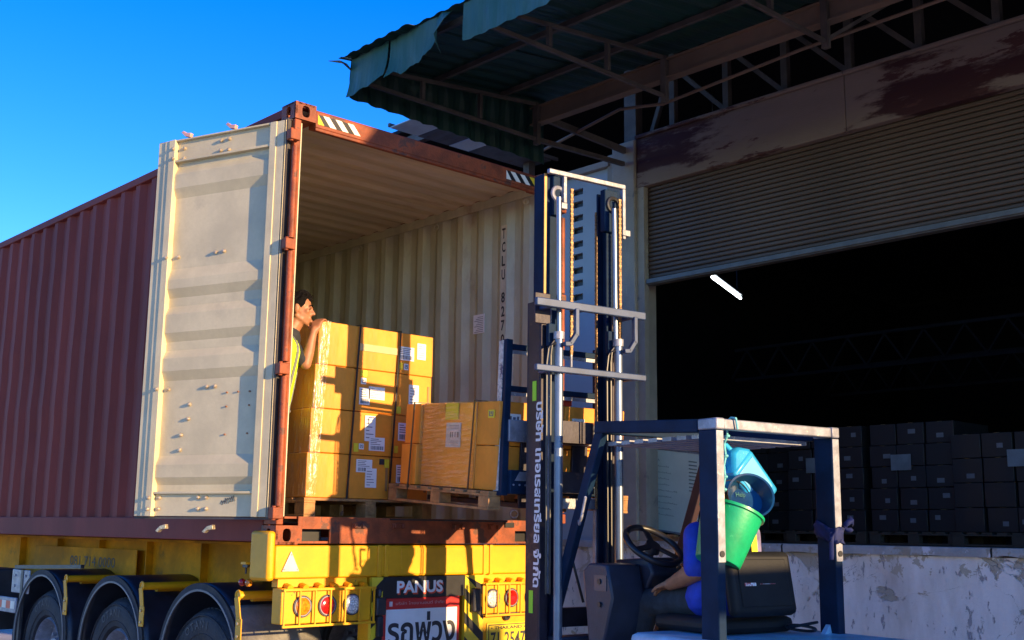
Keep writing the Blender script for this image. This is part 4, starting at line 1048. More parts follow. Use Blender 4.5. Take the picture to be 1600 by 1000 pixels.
for i, z in enumerate((1.36,)):
    K().tube((-.30, -1.402, z+.1), (-.30, -1.409, z+.1), .016, n=14).build('bolt_hole', m_black, fk)
    K().tube((.565, -1.402, z+.1), (.565, -1.409, z+.1), .016, n=14).build('bolt_hole', m_black, fk)
# dash cowl, levers, steering wheel
K().prism([(-.28, -.30, .95), (-.28, -.25, 1.34), (-.28, -.31, 1.385), (-.28, -.47, 1.38), (-.28, -.52, 1.20), (-.28, -.44, .95)], (1,0,0), .24).build('dash_cowl', m_dash, fk, bev=.012)
K().prism([(-.02, -.28, 1.15), (-.02, -.22, 1.40), (-.02, -.52, 1.42), (-.02, -.56, 1.33), (-.02, -.44, 1.15)], (1,0,0), .20).build('dash_cowl', m_dash, fk, bev=.015)
K().box(-.284, -.2805, -.47, -.36, 1.235, 1.32).build('dash_panel', mat('grey blue panel', (.03, .05, .08), .3), fk)
for zk in (1.285, 1.16): K().tube((-.2805, -.41, zk), (-.291, -.41, zk), .015, n=12).build('dash_knob', m_black, fk)
sc_ = V((.02, -.52, 1.485)); sn = V((0.02, -.60, .80)).normalized()
sw = K().ring(sc_, sn, .168, .019, 44, 10).build('steering_wheel', m_black, fk, smooth=True)
K().tube(sc_-sn*.03, sc_+sn*.008, .05, .045, n=20).build('wheel_hub', m_black, sw, smooth=True)
for a in (.4, 2.5, 4.6):
    ax = sn.orthogonal().normalized(); bx_ = sn.cross(ax); d = ax*math.cos(a)+bx_*math.sin(a)
    K().bar(sc_, sc_+d*.16-sn*.0, .035, .014, up=sn).build('spoke', m_black, sw, bev=.003)
K().tube(sc_-sn*.03, sc_-sn*.30+V((0,.02,0)), .028, .035, n=14).build('steering_column', m_dash, fk, smooth=True)
K().path([(-.16, -.1, 1.15), (-.2, -.06, 1.36), (-.21, -.05, 1.42)], .008, 8).tube((-.21, -.05, 1.40), (-.215, -.045, 1.46), .016, n=10).build('lever', m_black, fk, smooth=True)
K().path([(.12, -.62, 1.42), (.16, -.72, 1.36), (.2, -.80, 1.30)], .005, 6).build('control_rod', m_black, fk)
K().path([(.46, -.22, 1.40), (.40, -.32, 1.44), (.33, -.42, 1.41)], .009, 8).path([(.46, -.22, 1.36), (.39, -.33, 1.385), (.33, -.44, 1.36)], .009, 8).build('assist_handle', m_mast, fk, smooth=True)
for dx in (0, .05): K().bar((.50+dx, -.30, 1.50), (.42+dx, .02, 1.05), .02, .02).build('side_strut', m_black, fk)
# body: floor, hood, counterweight, wheels
K().box(-.38, .62, -.9, -.05, .45, .60).build('floor_plate', m_dash, fk, bev=.01)
K().box(-.34, .56, -.12, .02, .60, .96).build('front_panel', m_dash, fk, bev=.01)
hd_ = K().box(-.40, .64, -2.05, -.80, .48, 1.045).build('engine_hood', m_hood, fk, bev=.035)
K().box(-.425, -.402, -1.9, -.83, .60, 1.0).build('side_panel', m_blue, hd_, bev=.01)
text_obj('GT', 'lettering', m_white, hd_, tuple(FK @ V((-.4265, -.86, .93))), tuple(_rx @ V((0,-1,0))), (0,0,1), .1, fit_w=.12, fit_h=.06, bold=.002)
K().prism([(.44, -1.36, 1.046), (.60, -1.30, 1.046), (.60, -1.28, 1.10), (.57, -1.30, 1.105)], (0, -1, 0), .03).build('latch_tab', m_hood, hd_)
K().box(-.42, .66, -2.75, -2.06, .30, .98).build('counterweight', m_navy, fk, bev=.06)
K().box(-.40, .64, -2.05, -.05, .25, .45).build('lower_frame', m_mast, fk)
for x, y, r, w in ((-.50, -.02, .30, .2), (.54, -.02, .30, .2), (-.40, -2.05, .24, .17), (.47, -2.05, .24, .17)):
    rows = [[(x+d, y+q*math.sin(2*math.pi*i/36), r+q*math.cos(2*math.pi*i/36)) for q, d in ((.12, .02), (r-.03, 0), (r, .02), (r, w-.02), (r-.03, w), (.12, w-.02))] for i in range(37)]
    wl_ = K().grid(rows).build('wheel', m_blk, fk, smooth=True)
    K().tube((x+.03, y, r), (x+w-.03, y, r), .125, n=24).build('rim', m_steel, wl_, smooth=True)
# seat
K().box(-.16, .40, -1.22, -.72, 1.05, 1.13).build('seat_cushion', m_seat, fk, bev=.03)
sbk = MB(FK @ Matrix.Translation(V((.085, -1.27, 1.30))) @ Matrix.Rotation(rad(-10), 4, 'X'))
sbk.box(-.225, .235, -.035, .035, -.16, .17); sb = sbk.build('seat_back', m_seat, fk, bev=.032)
sb2 = MB(FK @ Matrix.Translation(V((.085, -1.27, 1.30))) @ Matrix.Rotation(rad(-10), 4, 'X'))
sb2.box(-.17, .18, -.041, -.034, -.115, .125); sb2.build('seat_shell', m_seat, sb, bev=.006)
sb3 = MB(FK @ Matrix.Translation(V((.085, -1.27, 1.30))) @ Matrix.Rotation(rad(-10), 4, 'X'))
sb3.box(-.14, -.06, -.043, -.0405, -.01, .006).box(-.03, .08, -.043, -.0405, -.002, .0); sb3.build('torn_sticker', mat('torn red and white sticker', (.55, .08, .08), .5, patch=(.75, .72, .7), pscale=40, pthr=.5), sb)
K().ring((.36, -1.30, 1.075), (.25, .1, 1), .075, .008, 26, 6).ring((.37, -1.31, 1.092), (-.1, .2, 1), .07, .008, 26, 6).build('hose_coil', m_black, fk, smooth=True)

# ------------------------------------------------------------------ things hung on the guard
GP = lambda x, y, z: FK @ V((x, y, z))
YB = -1.40-.15
def lathe_tilt(prof, c, ax, n=40, e=1.0):
    ax = V(ax).normalized(); a = ax.orthogonal().normalized(); b = ax.cross(a)
    return [[V(c)+ax*h+(a*math.cos(2*math.pi*i/n)+b*math.sin(2*math.pi*i/n))*r for i in range(n)] for r, h in prof]
def tilted(c, ax, prof, n=40):
    return lathe_tilt(prof, c, ax, n)
# green bucket
bc, rc = V((-.155, -1.22, 1.41)), V((-.045, -1.22, 1.672))
ax = (rc-bc).normalized(); hh = (rc-bc).length
bk = MB(FK).grid(lathe_tilt([(.001, 0), (.113, 0), (.118, .008), (.160, hh-.012), (.172, hh-.010), (.173, hh+.004), (.160, hh+.005), (.157, hh), (.112, .012), (.001, .010)], bc, ax, 48), close=True).build('bucket', m_bucket, smooth=True)
tag(bk, 'bright green plastic bucket hanging tilted behind the rear guard post of the forklift', 'bucket')
hb_ = MB(FK); pts = []
b1 = V((0,1,0)); b0 = ax.cross(b1).normalized()
for i in range(19):
    t = math.pi*i/18; pts.append(rc + b0*(.155*math.cos(t)) + (ax*.55-b1*.1+V((0,0,.25)))*(.20*math.sin(t)))
hb_.path(pts, .003, 6).build('bail', m_black, bk, smooth=True)
MB(FK).tube(rc+b0*.15, rc+b0*.175, .012, n=10).build('bail_lug', m_bucket, bk)
# dark tub stuck in it
tc = V((.005, -1.31, 1.755)); tax = V((-.32, -.62, .30)).normalized()
tb = MB(FK).grid(lathe_tilt([(.001, -.10), (.085, -.10), (.118, .0), (.124, .002), (.124, .008), (.114, .006), (.082, -.075), (.001, -.078)], tc, tax, 44), close=True).build('tub', m_dblue, smooth=True)
tag(tb, 'round dark blue plastic tub stuck upright in the green bucket', 'tub')
xd_ = V((0,0,1)).cross(tax).normalized(); yd_ = tax.cross(xd_)
_R3 = FK.to_3x3()
text_obj('Help', 'scrawl', mat('pale green marker', (.06, .20, .14), .6), tb, tuple(FK @ (tc+xd_*-.055+yd_*.015-tax*.068)), tuple(_R3 @ xd_), tuple(_R3 @ yd_), .05, fit_w=.05, fit_h=.035)
# light blue can
jc = V((.09, -1.17, 1.865)); jd = V((.60, 0, -.62)).normalized(); ju = V((0, -1, 0)); js = jd.cross(ju).normalized()
JM = Matrix(((js.x, ju.x, jd.x, jc.x), (js.y, ju.y, jd.y, jc.y), (js.z, ju.z, jd.z, jc.z), (0,0,0,1)))
jug = MB(FK @ JM)
jug.box(-.095, .095, -.07, .07, -.10, .19)
jug.add([(-.095,-.07,-.10), (.095,-.07,-.10), (.095,.07,-.10), (-.095,.07,-.10), (-.05,-.045,-.16), (.0,-.045,-.16), (.0,.045,-.16), (-.05,.045,-.16)], [(0,1,5,4), (1,2,6,5), (2,3,7,6), (3,0,4,7), (4,5,6,7)])
jg = jug.build('jerry_can', m_cyan, bev=.018); tag(jg, 'light blue plastic can hanging slanted above the green bucket', 'can')
MB(FK @ JM).path([(-.03, 0, -.15), (-.02, 0, -.205), (.03, 0, -.21), (.075, 0, -.17), (.08, 0, -.10)], .015, 10).build('handle', m_cyan, jg, smooth=True)
MB(FK @ JM).box(-.07, .07, .0695, .0745, -.07, .14).build('pale_panel', mat('pale blue worn plastic', (.14, .46, .70), .35, var=.1), jg, bev=.01)
# rope with knots
pr = [V((-.19, -1.42, 2.08)), V((-.20, -1.42, 2.135)), V((-.19, -1.375, 2.142)), V((-.185, -1.335, 2.12)), V((-.175, -1.33, 2.05)), V((-.18, -1.31, 2.01)), V((-.160, -1.30, 1.95)), V((-.165, -1.29, 1.90)), V((-.148, -1.28, 1.845)), V((-.15, -1.27, 1.80)), V((-.135, -1.26, 1.78))]
ro = MB(FK).path(pr, .0055, 8).path([p+V((.007, .004, .004)) for p in pr[3:-1]], .005, 8)
for q in (pr[4], pr[6], pr[8], pr[10]): ro.ring(q, (0,.4,1), .009, .007, 10, 6)
tag(ro.build('rope', m_rope, smooth=True), 'turquoise rope knotted over the forklift guard beam', 'rope')
# navy cloth knotted round the far guard post
cl = MB(FK); rows = []
for k in range(4):
    z = 1.615-.03*k+.006*math.sin(k*9); rr = []
    for i in range(24):
        a = 2*math.pi*i/24; w = .010*math.sin(5*a+k*2)+.006; e = (abs(math.cos(a))**4+abs(math.sin(a))**4)**.25
        rr.append(V((.5625+(.034+w)*math.cos(a)/e, -1.3375+(.070+w)*math.sin(a)/e, z+.022*math.sin(a)+.01*math.sin(3*a))))
    rows.append(rr)
cl.grid(rows, close=True)
def strip(pts, w, up):
    up = V(up); r = [[V(p)+up*w*(1-.2*(i % 2)), V(p)+V((.004, -.012, 0)), V(p)-up*w] for i, p in enumerate(pts)]
    cl.grid(r)
strip([(.60, -1.40, 1.60), (.615, -1.42, 1.625), (.635, -1.43, 1.64), (.645, -1.42, 1.615)], .018, (0, .2, 1))
strip([(.52, -1.41, 1.59), (.495, -1.42, 1.57), (.475, -1.42, 1.55), (.475, -1.41, 1.525)], .015, (.5, 0, .6))
strip([(.50, -1.41, 1.575), (.485, -1.415, 1.52), (.49, -1.41, 1.46), (.487, -1.41, 1.43)], .016, (1, 0, .2))
strip([(.585, -1.41, 1.60), (.61, -1.425, 1.585), (.63, -1.43, 1.585)], .012, (.1, 0, 1))
tag(cl.build('cloth_strip', m_cloth, smooth=True, solid=.004), 'navy cloth strip knotted round the right rear guard post of the forklift', 'cloth')

# ================================================================== PEOPLE
def remeshed(name, caps, ells, voxel, material, parent=None, hulls=(), smooth_it=3):
    bm = bmesh.new()
    def sph(c, r, M=None, seg=14):
        ret = bmesh.ops.create_icosphere(bm, subdivisions=2, radius=1)
        for v in ret['verts']:
            p = v.co * r if not isinstance(r, (tuple, list, Vector)) else V((v.co.x*r[0], v.co.y*r[1], v.co.z*r[2]))
            if M: p = M @ p
            v.co = p + V(c)
        return ret['verts']
    for group in list(caps)+[tuple(h) for h in hulls]:
        sub = bmesh.new()
        for c, r in group:
            ret = bmesh.ops.create_icosphere(sub, subdivisions=2, radius=r)
            for v in ret['verts']: v.co = v.co + V(c)
        h = bmesh.ops.convex_hull(sub, input=sub.verts)
        bmesh.ops.delete(sub, geom=[g for g in set(h['geom_interior']+h['geom_unused']) if isinstance(g, bmesh.types.BMVert)], context='VERTS')
        tmp = bpy.data.meshes.new('t'); sub.to_mesh(tmp); sub.free(); bm.from_mesh(tmp); bpy.data.meshes.remove(tmp)
    for c, r, M in ells: sph(c, r, M)
    me = bpy.data.meshes.new(name); bm.to_mesh(me); bm.free()
    ob = bpy.data.objects.new(name, me); COL.objects.link(ob)
    md = ob.modifiers.new('r', 'REMESH'); md.mode = 'VOXEL'; md.voxel_size = voxel
    if smooth_it:
        s_ = ob.modifiers.new('s', 'SMOOTH'); s_.iterations = smooth_it; s_.factor = .5
    dg = bpy.context.evaluated_depsgraph_get(); dg.update()
    nm = bpy.data.meshes.new_from_object(ob.evaluated_get(dg)); ob.modifiers.clear(); ob.data = nm; bpy.data.meshes.remove(me)
    nm.name = name; nm.materials.clear(); nm.materials.append(material)
    nm.polygons.foreach_set('use_smooth', [True]*len(nm.polygons))
    if parent is not None: ob.parent = parent
    return ob
def cap(a, b, ra, rb): return ((V(a), ra), (V(b), rb))
def head_parts(c, f, up=V((0,0,1)), s=1.0):
    """c = centre of the skull, f = facing direction; returns capsules, ellipsoids and the frame"""
    f = V(f).normalized(); l = up.cross(f).normalized(); u = f.cross(l)
    M = Matrix((f, l, u)).transposed()
    P = lambda x, y, z: V(c)+(f*x+l*y+u*z)*s
    ells = [(P(-.012, 0, .022), (.094*s, .074*s, .090*s), M), (P(.022, 0, -.035), (.066*s, .060*s, .074*s), M)]
    caps = [cap(P(.062, 0, -.092), P(.055, 0, -.075), .020*s, .030*s),                       # chin
            cap(P(.02, .040, -.068), P(.055, .012, -.088), .022*s, .020*s), cap(P(.02, -.040, -.068), P(.055, -.012, -.088), .022*s, .020*s),
            cap(P(-.01, .052, -.05), P(.03, .04, -.075), .018*s, .018*s), cap(P(-.01, -.052, -.05), P(.03, -.04, -.075), .018*s, .018*s),
            cap(P(.082, 0, .010), P(.104, 0, -.022), .009*s, .013*s), cap(P(.088, .012, -.028), P(.088, -.012, -.028), .010*s, .010*s), # nose
            cap(P(.078, -.034, .022), P(.078, .034, .022), .011*s, .011*s),                    # brow
            cap(P(.085, -.016, -.056), P(.085, .016, -.056), .007*s, .007*s), cap(P(.082, -.014, -.066), P(.082, .014, -.066), .008*s, .008*s),
            cap(P(.062, .040, -.012), P(.058, .036, -.022), .018*s, .018*s), cap(P(.062, -.040, -.012), P(.058, -.036, -.022), .018*s, .018*s)]
    for sd in (-1, 1): ells.append((P(-.008, .076*sd, -.008), (.020*s, .010*s, .033*s), M)); caps.append(cap(P(-.004, .074*sd, -.035), P(-.012, .078*sd, .018), .008*s, .010*s))
    return caps, ells, P, M
def hand_caps(w, d, n, curl=.5, s=1.0, thumb=1):
    """w wrist, d direction of the palm, n palm normal (fingers curl towards n)"""
    d = V(d).normalized(); n = (V(n)-d*V(n).dot(d)).normalized(); l = n.cross(d)
    out = [cap(w, V(w)+d*.03*s, .026*s, .030*s)]
    pc = V(w)+d*.05*s
    hulls = [((pc+l*.028*s, .014*s), (pc-l*.028*s, .014*s), (V(w)+d*.095*s+l*.032*s, .011*s), (V(w)+d*.095*s-l*.030*s, .011*s), (V(w)+d*.01*s, .022*s))]
    for k, ln in enumerate((.062, .074, .080, .070)):
        b = V(w)+d*.095*s+l*(-.030+.0205*k)*s; L = ln*s*1.05; dd = d
        for q, fr in enumerate((.45, .32, .25)):
            ang = curl*(.35+.5*q); dq = (d*math.cos(ang)+n*math.sin(ang)).normalized(); e = b+dq*L*fr
            out.append(cap(b, e, (.0095-.001*q)*s, (.0088-.001*q)*s)); b = e
    tb_ = V(w)+d*.035*s+l*.03*s*thumb; t1 = tb_+(d*.6+l*.7*thumb+n*.25).normalized()*.04*s; t2 = t1+(d*.85+l*.25*thumb+n*.4).normalized()*.032*s
    out += [cap(tb_, t1, .0125*s, .0105*s), cap(t1, t2, .010*s, .0085*s)]
    return out, hulls
def hair_cap(name, P, M, s, parent, thick=.010, tufts=110, seed=1, front=.055):
    r = random.Random(seed); caps = []; ells = []
    ells.append((P(-.022, 0, .034), (.092*s, (.074+thick)*s, .086*s), M))
    ells.append((P(-.050, 0, -.005), (.062*s, .070*s, .060*s), M))
    for i in range(tufts):
        a = r.uniform(-1, 1)*2.6; b = r.uniform(.35, 1.5)
        x = -.014+.090*math.cos(b)*math.cos(a); y = .078*math.cos(b)*math.sin(a); z = .026+.090*math.sin(b)
        if x > front and z < .07: continue
        p = P(x, y, z); q = P(x+.020+r.uniform(-.008, .01), y+r.uniform(-.01, .01), z+.016+r.uniform(-.004, .012))
        caps.append(cap(p, q, .010*s, .0045*s))
    return remeshed(name, caps, ells, .0055, m_hair, parent, smooth_it=1)

# worker leaning on the carton stack
f = V((.74, -.66, -.10)).normalized(); hc = V((.352, .40, 3.045))
hcaps, hells, HP, HM = head_parts(hc, f, s=.98)
pel = V((.235, .60, 2.36)); chest = V((.262, .46, 2.75)); lat = V((.67, .74, 0)).normalized()
nk0 = V((.290, .43, 2.90)); shR = chest - lat*.02 + V((.055, -.01, .05)); shL = chest + lat*.165 + V((0, 0, .045))
elR = V((.365, .315, 2.655)); wrR = V((.405, .300, 2.872))
elL = V((.30, .70, 2.66)); wrL = V((.33, .78, 2.85))
kneeR = V((.20, .55, 2.08)); kneeL = V((.22, .82, 2.08)); anR = V((.10, .62, 1.73)); anL = V((.14, .98, 1.73))
caps = hcaps + [cap(nk0-V((0,0,.03)), hc+V((0,0,-.06)), .058, .050),
     cap(chest+V((0,0,-.02)), pel, .115, .12), cap(chest-lat*.07, chest+lat*.07, .11, .11), cap(chest-lat*.07, pel-lat*.05, .10, .10), cap(chest+lat*.07, pel+lat*.05, .10, .10),
     cap(shR, chest, .058, .09), cap(shL, chest, .058, .09),
     cap(shR, elR, .050, .038), cap(elR, elR+(wrR-elR)*.35, .038, .040), cap(elR+(wrR-elR)*.35, wrR, .040, .026),
     cap(shL, elL, .050, .038), cap(elL, wrL, .040, .026),
     cap(pel-lat*.08, kneeR, .088, .055), cap(kneeR, anR, .054, .036), cap(pel+lat*.08, kneeL, .088, .055), cap(kneeL, anL, .054, .036)]
hr, hh1 = hand_caps(wrR, (.42, .16, .88), (.75, .35, -.5), curl=1.1, s=1.0, thumb=-1)
hl, hh2 = hand_caps(wrL, (.55, -.05, .8), (.6, -.5, -.4), curl=.6, s=1.0)
person = remeshed('person', caps+hr+hl, hells, .0068, m_skin, hulls=hh1+hh2)
tag(person, 'man in a yellow high visibility vest leaning on the carton stack and peering past it', 'person')
hair_cap('hair', HP, HM, .98, person, seed=4)
for sd in (-1, 1):
    o = MB().tube(HP(.076, .031*sd, .004), HP(.0805, .031*sd, .004), .009, .005, n=12).build('eye', mat('dark eye', (.05, .035, .03), .25), person, smooth=True)
    MB().path([HP(.076, .046*sd, .026), HP(.088, .034*sd, .032), HP(.090, .016*sd, .026)], .0045, 6).build('eyebrow', m_hair, person, smooth=True)
MB().path([HP(.080, -.020, -.0605), HP(.0905, 0, -.0600), HP(.080, .020, -.0605)], .0022, 6).build('mouth', mat('lip line', (.20, .06, .045), .6), person, smooth=True)
tee = [cap(chest+V((0,0,-.02)), pel, .124, .128), cap(chest-lat*.07, chest+lat*.07, .12, .12), cap(shR, chest, .068, .10), cap(shL, chest, .068, .10), cap(shR, shR+(elR-shR)*.80, .062, .056), cap(shL, shL+(elL-shL)*.8, .062, .056), cap(nk0-V((0,0,.06)), nk0-V((0,0,.02)), .09, .066)]
remeshed('t_shirt', tee, [], .010, m_tee, person)
vest = [cap(chest+V((-.03,-.07,-.02)), pel+V((-.01,-.09,.0)), .120, .128), cap(chest+V((0,0,-.02)), pel+V((0,0,.0)), .134, .136), cap(chest-lat*.06, chest+lat*.06, .130, .130), cap(chest-lat*.10+V((0,0,.06)), chest+lat*.10+V((0,0,.06)), .080, .080)]
vo = remeshed('safety_vest', vest, [], .010, m_vest, person)
mb = MB()
for sd in (-.085, .075)[:0]:
    pts = []
    for i in range(9):
        q = i/8; c_ = chest+V((0,0,.08))*(1-q)+(pel-chest)*q*1.0; pts.append(c_+lat*sd+(-lat.cross(V((0,0,1))))*-.0 + f*(.118+.018*math.sin(q*3)))
    for a_, b_ in zip(pts[:-1], pts[1:]): mb.bar(a_, b_, .035, .010, up=f)
mb.ring(pel+V((0, -.04, .02)), (pel-chest), .150, .010, 36, 6)
from mathutils.bvhtree import BVHTree
_bv = BVHTree.FromPolygons([v.co.copy() for v in vo.data.vertices], [tuple(p.vertices) for p in vo.data.polygons])
for dd_ in (V((.10, -.99, 0)), V((.62, -.78, 0))):
    for wd in (0,):
        prev = None
        for q in range(14):
            c0 = chest+V((0, 0, .09))+(pel-chest+V((0, 0, -.12)))*(q/13); h_ = _bv.ray_cast(c0+dd_*.5, -dd_)
            if h_[0] is None: prev = None; continue
            p_ = h_[0]+h_[1]*.003
            if prev is not None and (p_-prev).length < .08: mb.bar(prev, p_, .024, .006, up=h_[1])
            prev = p_
mb.build('reflective_strip', m_vestg, vo)
tr1 = [cap(pel+V((0,0,.03)), pel, .13, .13), cap(pel-lat*.08, kneeR, .10, .068), cap(kneeR, anR, .066, .055), cap(pel+lat*.08, kneeL, .10, .068), cap(kneeL, anL, .066, .055)]
remeshed('trousers', tr1, [], .012, mat('dark blue trousers', (.02, .022, .03), .8), person)
for a_ in (anR, anL): remeshed('shoe', [cap(a_+V((0,0,-.045)), a_+V((f.x*.15, f.y*.15, -.062)), .048, .036)], [], .01, m_black, person)

# forklift driver
def D(x, y, z): return FK @ V((x, y, z))
fd = _R3 @ V((0, 1, -.05))
hc = D(.17, -.93, 1.845); hcaps, hells, HP, HM = head_parts(hc, fd, s=1.0)
lat = (_R3 @ V((-1, 0, 0)))
pel = D(.12, -.95, 1.21); chest = D(.10, -.97, 1.50); nk0 = D(.14, -.95, 1.68)
shL = chest + lat*.165 + V((0,0,.05)); shR = chest - lat*.165 + V((0,0,.05))
elL = D(-.115, -1.02, 1.36); wrL = D(-.085, -.80, 1.29); elR = D(.34, -.80, 1.34); wrR = D(.30, -.60, 1.27)
knL = D(.0, -.50, 1.17); knR = D(.24, -.48, 1.20); anL = D(.0, -.33, .78); anR = D(.24, -.30, .78)
caps = hcaps+[cap(nk0, hc+V((0,0,-.06)), .060, .052), cap(chest, pel, .12, .13), cap(chest-lat*.07, chest+lat*.07, .115, .115),
     cap(shL, chest, .06, .09), cap(shR, chest, .06, .09), cap(shL, elL, .060, .052), cap(elL, elL+(wrL-elL)*.4, .052, .052), cap(elL+(wrL-elL)*.4, wrL, .052, .036),
     cap(shR, elR, .055, .042), cap(elR, wrR, .044, .028), cap(pel+lat*.09, knL, .092, .062), cap(knL, anL, .058, .040), cap(pel-lat*.09, knR, .092, .062), cap(knR, anR, .058, .040)]
h1, u1 = hand_caps(wrL, _R3 @ V((.25, .9, -.20)), (0, 0, -1), curl=.8, s=1.15, thumb=-1)
h2, u2 = hand_caps(wrR, _R3 @ V((-.1, .9, -.3)), (0, 0, -1), curl=1.1)
driver = remeshed('person', caps+h1+h2, hells, .0075, m_skin, hulls=u1+u2)
tag(driver, 'forklift driver in a blue shirt seated at the steering wheel behind the hanging bucket', 'person')
hair_cap('hair', HP, HM, 1.0, driver, seed=9)
for sd in (-1, 1): MB().tube(HP(.079, .031*sd, .004), HP(.084, .031*sd, .004), .010, .006, n=12).build('eye', m_ink, driver, smooth=True)
sh_ = [cap(chest, pel, .134, .150), cap(chest-lat*.07, chest+lat*.07, .128, .128), cap(shL, chest, .072, .10), cap(shR, chest, .072, .10), cap(shL, shL+(elL-shL)*.90, .072, .070), cap(D(.0, -.99, 1.30), D(.0, -.97, 1.225), .105, .115), cap(shR, shR+(elR-shR)*.8, .066, .060), cap(nk0-V((0,0,.05)), nk0-V((0,0,.01)), .09, .068)]
sho = remeshed('shirt', sh_, [], .010, m_bshirt, driver)
remeshed('teal_panel', [cap(chest+lat*.11+V((0,0,.03)), chest+lat*.12-V((0,0,.10)), .085, .085)], [], .010, m_gshirt, sho)
remeshed('back_panel', [cap(D(.25, -1.00, 1.56), D(.26, -.99, 1.30), .098, .108), cap(D(.14, -1.02, 1.60), D(.16, -1.0, 1.35), .09, .10)], [], .010, m_purple, sho)
MB(FK).bar((.22, -1.105, 1.62), (.24, -1.11, 1.30), .045, .006, up=(0,1,0)).build('yellow_strip', m_yshirt, sho, bev=.002)
MB(FK).bar((-.06, -1.03, 1.27), (-.045, -1.075, 1.20), .04, .01, up=(0,1,0)).build('yellow_strip', m_yshirt, sho, bev=.002)
remeshed('neck_scarf', [cap(D(.09, -.99, 1.73), D(.17, -1.0, 1.71), .055, .05), cap(D(.08, -.95, 1.72), D(.14, -1.02, 1.72), .05, .05)], [], .008, m_orcloth, driver)
tr2 = [cap(pel+V((0,0,.02)), pel, .148, .142), cap(pel+lat*.09, knL, .106, .078), cap(knL, anL, .074, .062), cap(pel-lat*.09, knR, .106, .078), cap(knR, anR, .074, .062)]
remeshed('trousers', tr2, [], .011, mat('charcoal work trousers', (.035, .040, .046), .85, var=.25, vscale=14, bump=.5, bscale=30), driver)
for a_ in (anL, anR): remeshed('shoe', [cap(a_+V((0,0,-.06)), a_+_R3 @ V((0, .15, -.10)), .05, .04)], [], .01, m_black, driver)

# ================================================================== INSIDE THE WAREHOUSE
wb = thing('marker_board', 'grey green marker board with faded handwriting leaning inside the warehouse doorway', 'board', (5.9, 2.05, 1.46))
MB().bar((6.12, 2.19, 2.045), (6.25, 1.545, 1.955), .02, .88).build('board', m_wb, wb, bev=.004)
for za in (.45, -.45): MB().bar((6.118, 2.20, 2.045+za), (6.252, 1.535, 1.955+za), .03, .022).build('frame', m_steel, wb)
for xa, ya_, zc_ in ((6.117, 2.203, 2.045), (6.253, 1.532, 1.955)): MB().bar((xa, ya_, zc_-.46), (xa, ya_, zc_+.46), .022, .03, up=(0,1,0)).build('frame', m_steel, wb)
mb = MB(); r = random.Random(2)
bp = lambda u, z: V((6.12+.13*u-.0115, 2.19-.645*u-.002, z-.09*u+.03))
for k in range(11):
    z = 2.40-k*.066; u = .04
    while u < .15+.30*r.random()+(.2 if k > 2 else .05):
        mb.path([bp(u, z+.006*r.random()), bp(u+.014, z+.016*r.random()), bp(u+.026, z-.004*r.random())], .0018, 4); u += .036
for k in range(9):
    z = 2.36-k*.04; u = .80
    while u < .94: mb.path([bp(u, z), bp(u+.006, z+.012), bp(u+.012, z-.002)], .002, 4); u += .017
mb.build('handwriting', mat('faded marker ink', (.08, .13, .11), .6), wb, kind='stuff')
t = thing('cardboard_box', 'small red brown carton lying on top of the marker board inside the doorway', 'box', (6.2, 2.2, 2.48))
MB().box(6.35, 6.80, 2.06, 2.40, 2.515, 2.68).build('carton', m_brownbox, t, bev=.004)
MB().box(6.35, 6.80, 2.20, 2.25, 2.681, 2.682).build('tape', m_tape, t)
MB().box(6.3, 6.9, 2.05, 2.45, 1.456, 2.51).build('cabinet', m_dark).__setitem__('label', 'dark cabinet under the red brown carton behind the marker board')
bpy.data.objects['cabinet']['category'] = 'cabinet'
for k, (a, b, c_, d, z) in enumerate(((5.52, 5.64, .75, 2.35, 1.464), (5.66, 5.80, .70, 2.2, 1.464), (5.56, 5.69, .95, 2.30, 1.487), (5.54, 5.62, 1.35, 1.72, 1.511))):
    tag(MB().box(a, b, c_, d, z, z+.021).build('plank', m_wood, bev=.002), ('grey brown plank lying along the dock edge below the marker board', 'brown plank behind the front one on the dock floor', 'long plank lying across the two others on the dock edge', 'short plank on top of the plank pile by the column')[k], 'plank')
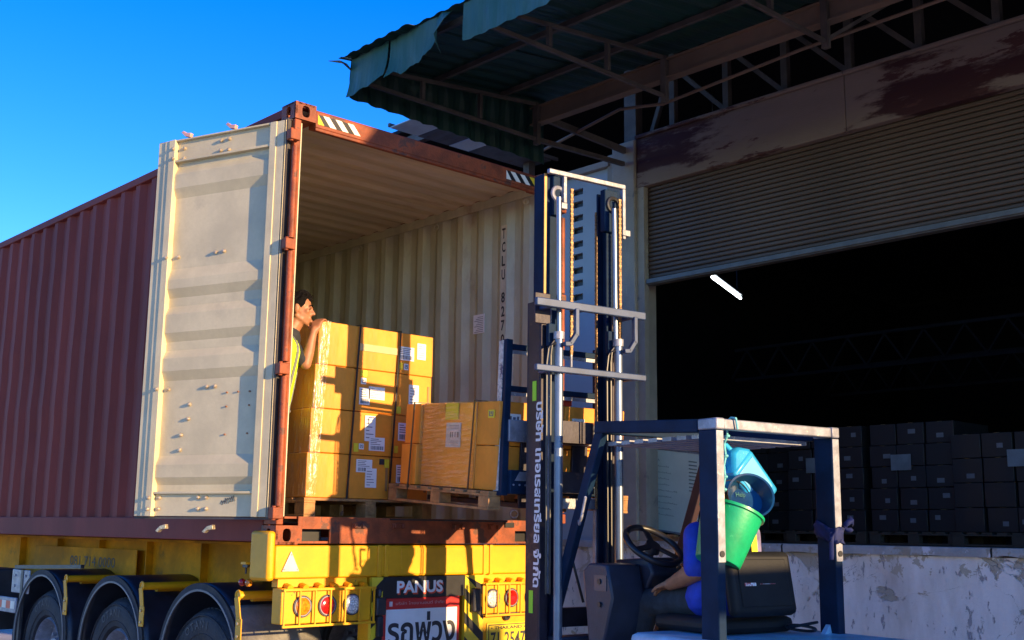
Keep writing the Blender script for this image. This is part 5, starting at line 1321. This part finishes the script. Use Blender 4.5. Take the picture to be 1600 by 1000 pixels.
# tube lamp
lp = thing('fluorescent_lamp', 'single lit fluorescent tube glowing in the dark warehouse', 'lamp', (7.95, 2.35, 4.6))
A_, B_ = V((7.163, 2.019, 4.60)), V((8.45, 2.54, 4.60))
MB().tube(A_, B_, .017, n=14).build('tube', m_lamp, lp, smooth=True)
MB().bar(A_+V((0,0,.05)), B_+V((0,0,.05)), .07, .04).bar(A_+V((.15,.06,.05)), A_+V((.15,.06,2.4)), .01, .01, up=(0,1,0)).bar(B_+V((-.15,-.06,.05)), B_+V((-.15,-.06,2.4)), .01, .01, up=(0,1,0)).build('housing', m_dgrey, lp)
# carton stacks in the gloom
WP = ('leftmost', 'middle', 'rightmost')
for s_, (ya, n, zc, dep) in enumerate(((.02, 3, 5, 7.0), (-.98, 3, 5, 7.0), (-2.20, 4, 4, 6.95), (1.10, 3, 5, 7.3))):
    nm = ('second from the left', 'third from the left', 'rightmost', 'leftmost')[s_]
    w = .31; h = .218 if s_ != 2 else .235; 
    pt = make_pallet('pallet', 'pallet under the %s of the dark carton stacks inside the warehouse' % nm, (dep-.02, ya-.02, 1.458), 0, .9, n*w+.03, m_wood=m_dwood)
    for k in range(zc):
        for i in range(n):
            y0 = ya+i*w; z0 = 1.458+.132+k*h
            jx = .03*random.random()
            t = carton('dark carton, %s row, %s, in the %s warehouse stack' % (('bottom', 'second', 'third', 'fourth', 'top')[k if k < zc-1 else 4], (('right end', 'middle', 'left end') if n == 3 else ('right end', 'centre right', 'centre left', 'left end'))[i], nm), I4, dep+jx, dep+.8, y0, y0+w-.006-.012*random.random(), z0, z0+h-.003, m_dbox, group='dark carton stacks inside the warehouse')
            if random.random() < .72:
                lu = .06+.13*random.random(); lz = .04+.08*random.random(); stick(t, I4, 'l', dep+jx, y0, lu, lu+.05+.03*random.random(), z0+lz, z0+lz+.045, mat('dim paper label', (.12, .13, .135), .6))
    mb = MB(); u0 = ya+.55
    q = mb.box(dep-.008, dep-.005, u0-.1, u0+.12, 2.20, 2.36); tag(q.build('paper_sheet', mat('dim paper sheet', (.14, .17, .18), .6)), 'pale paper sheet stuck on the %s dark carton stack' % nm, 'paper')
# strip of light on stack film
print('objects', len(bpy.data.objects))
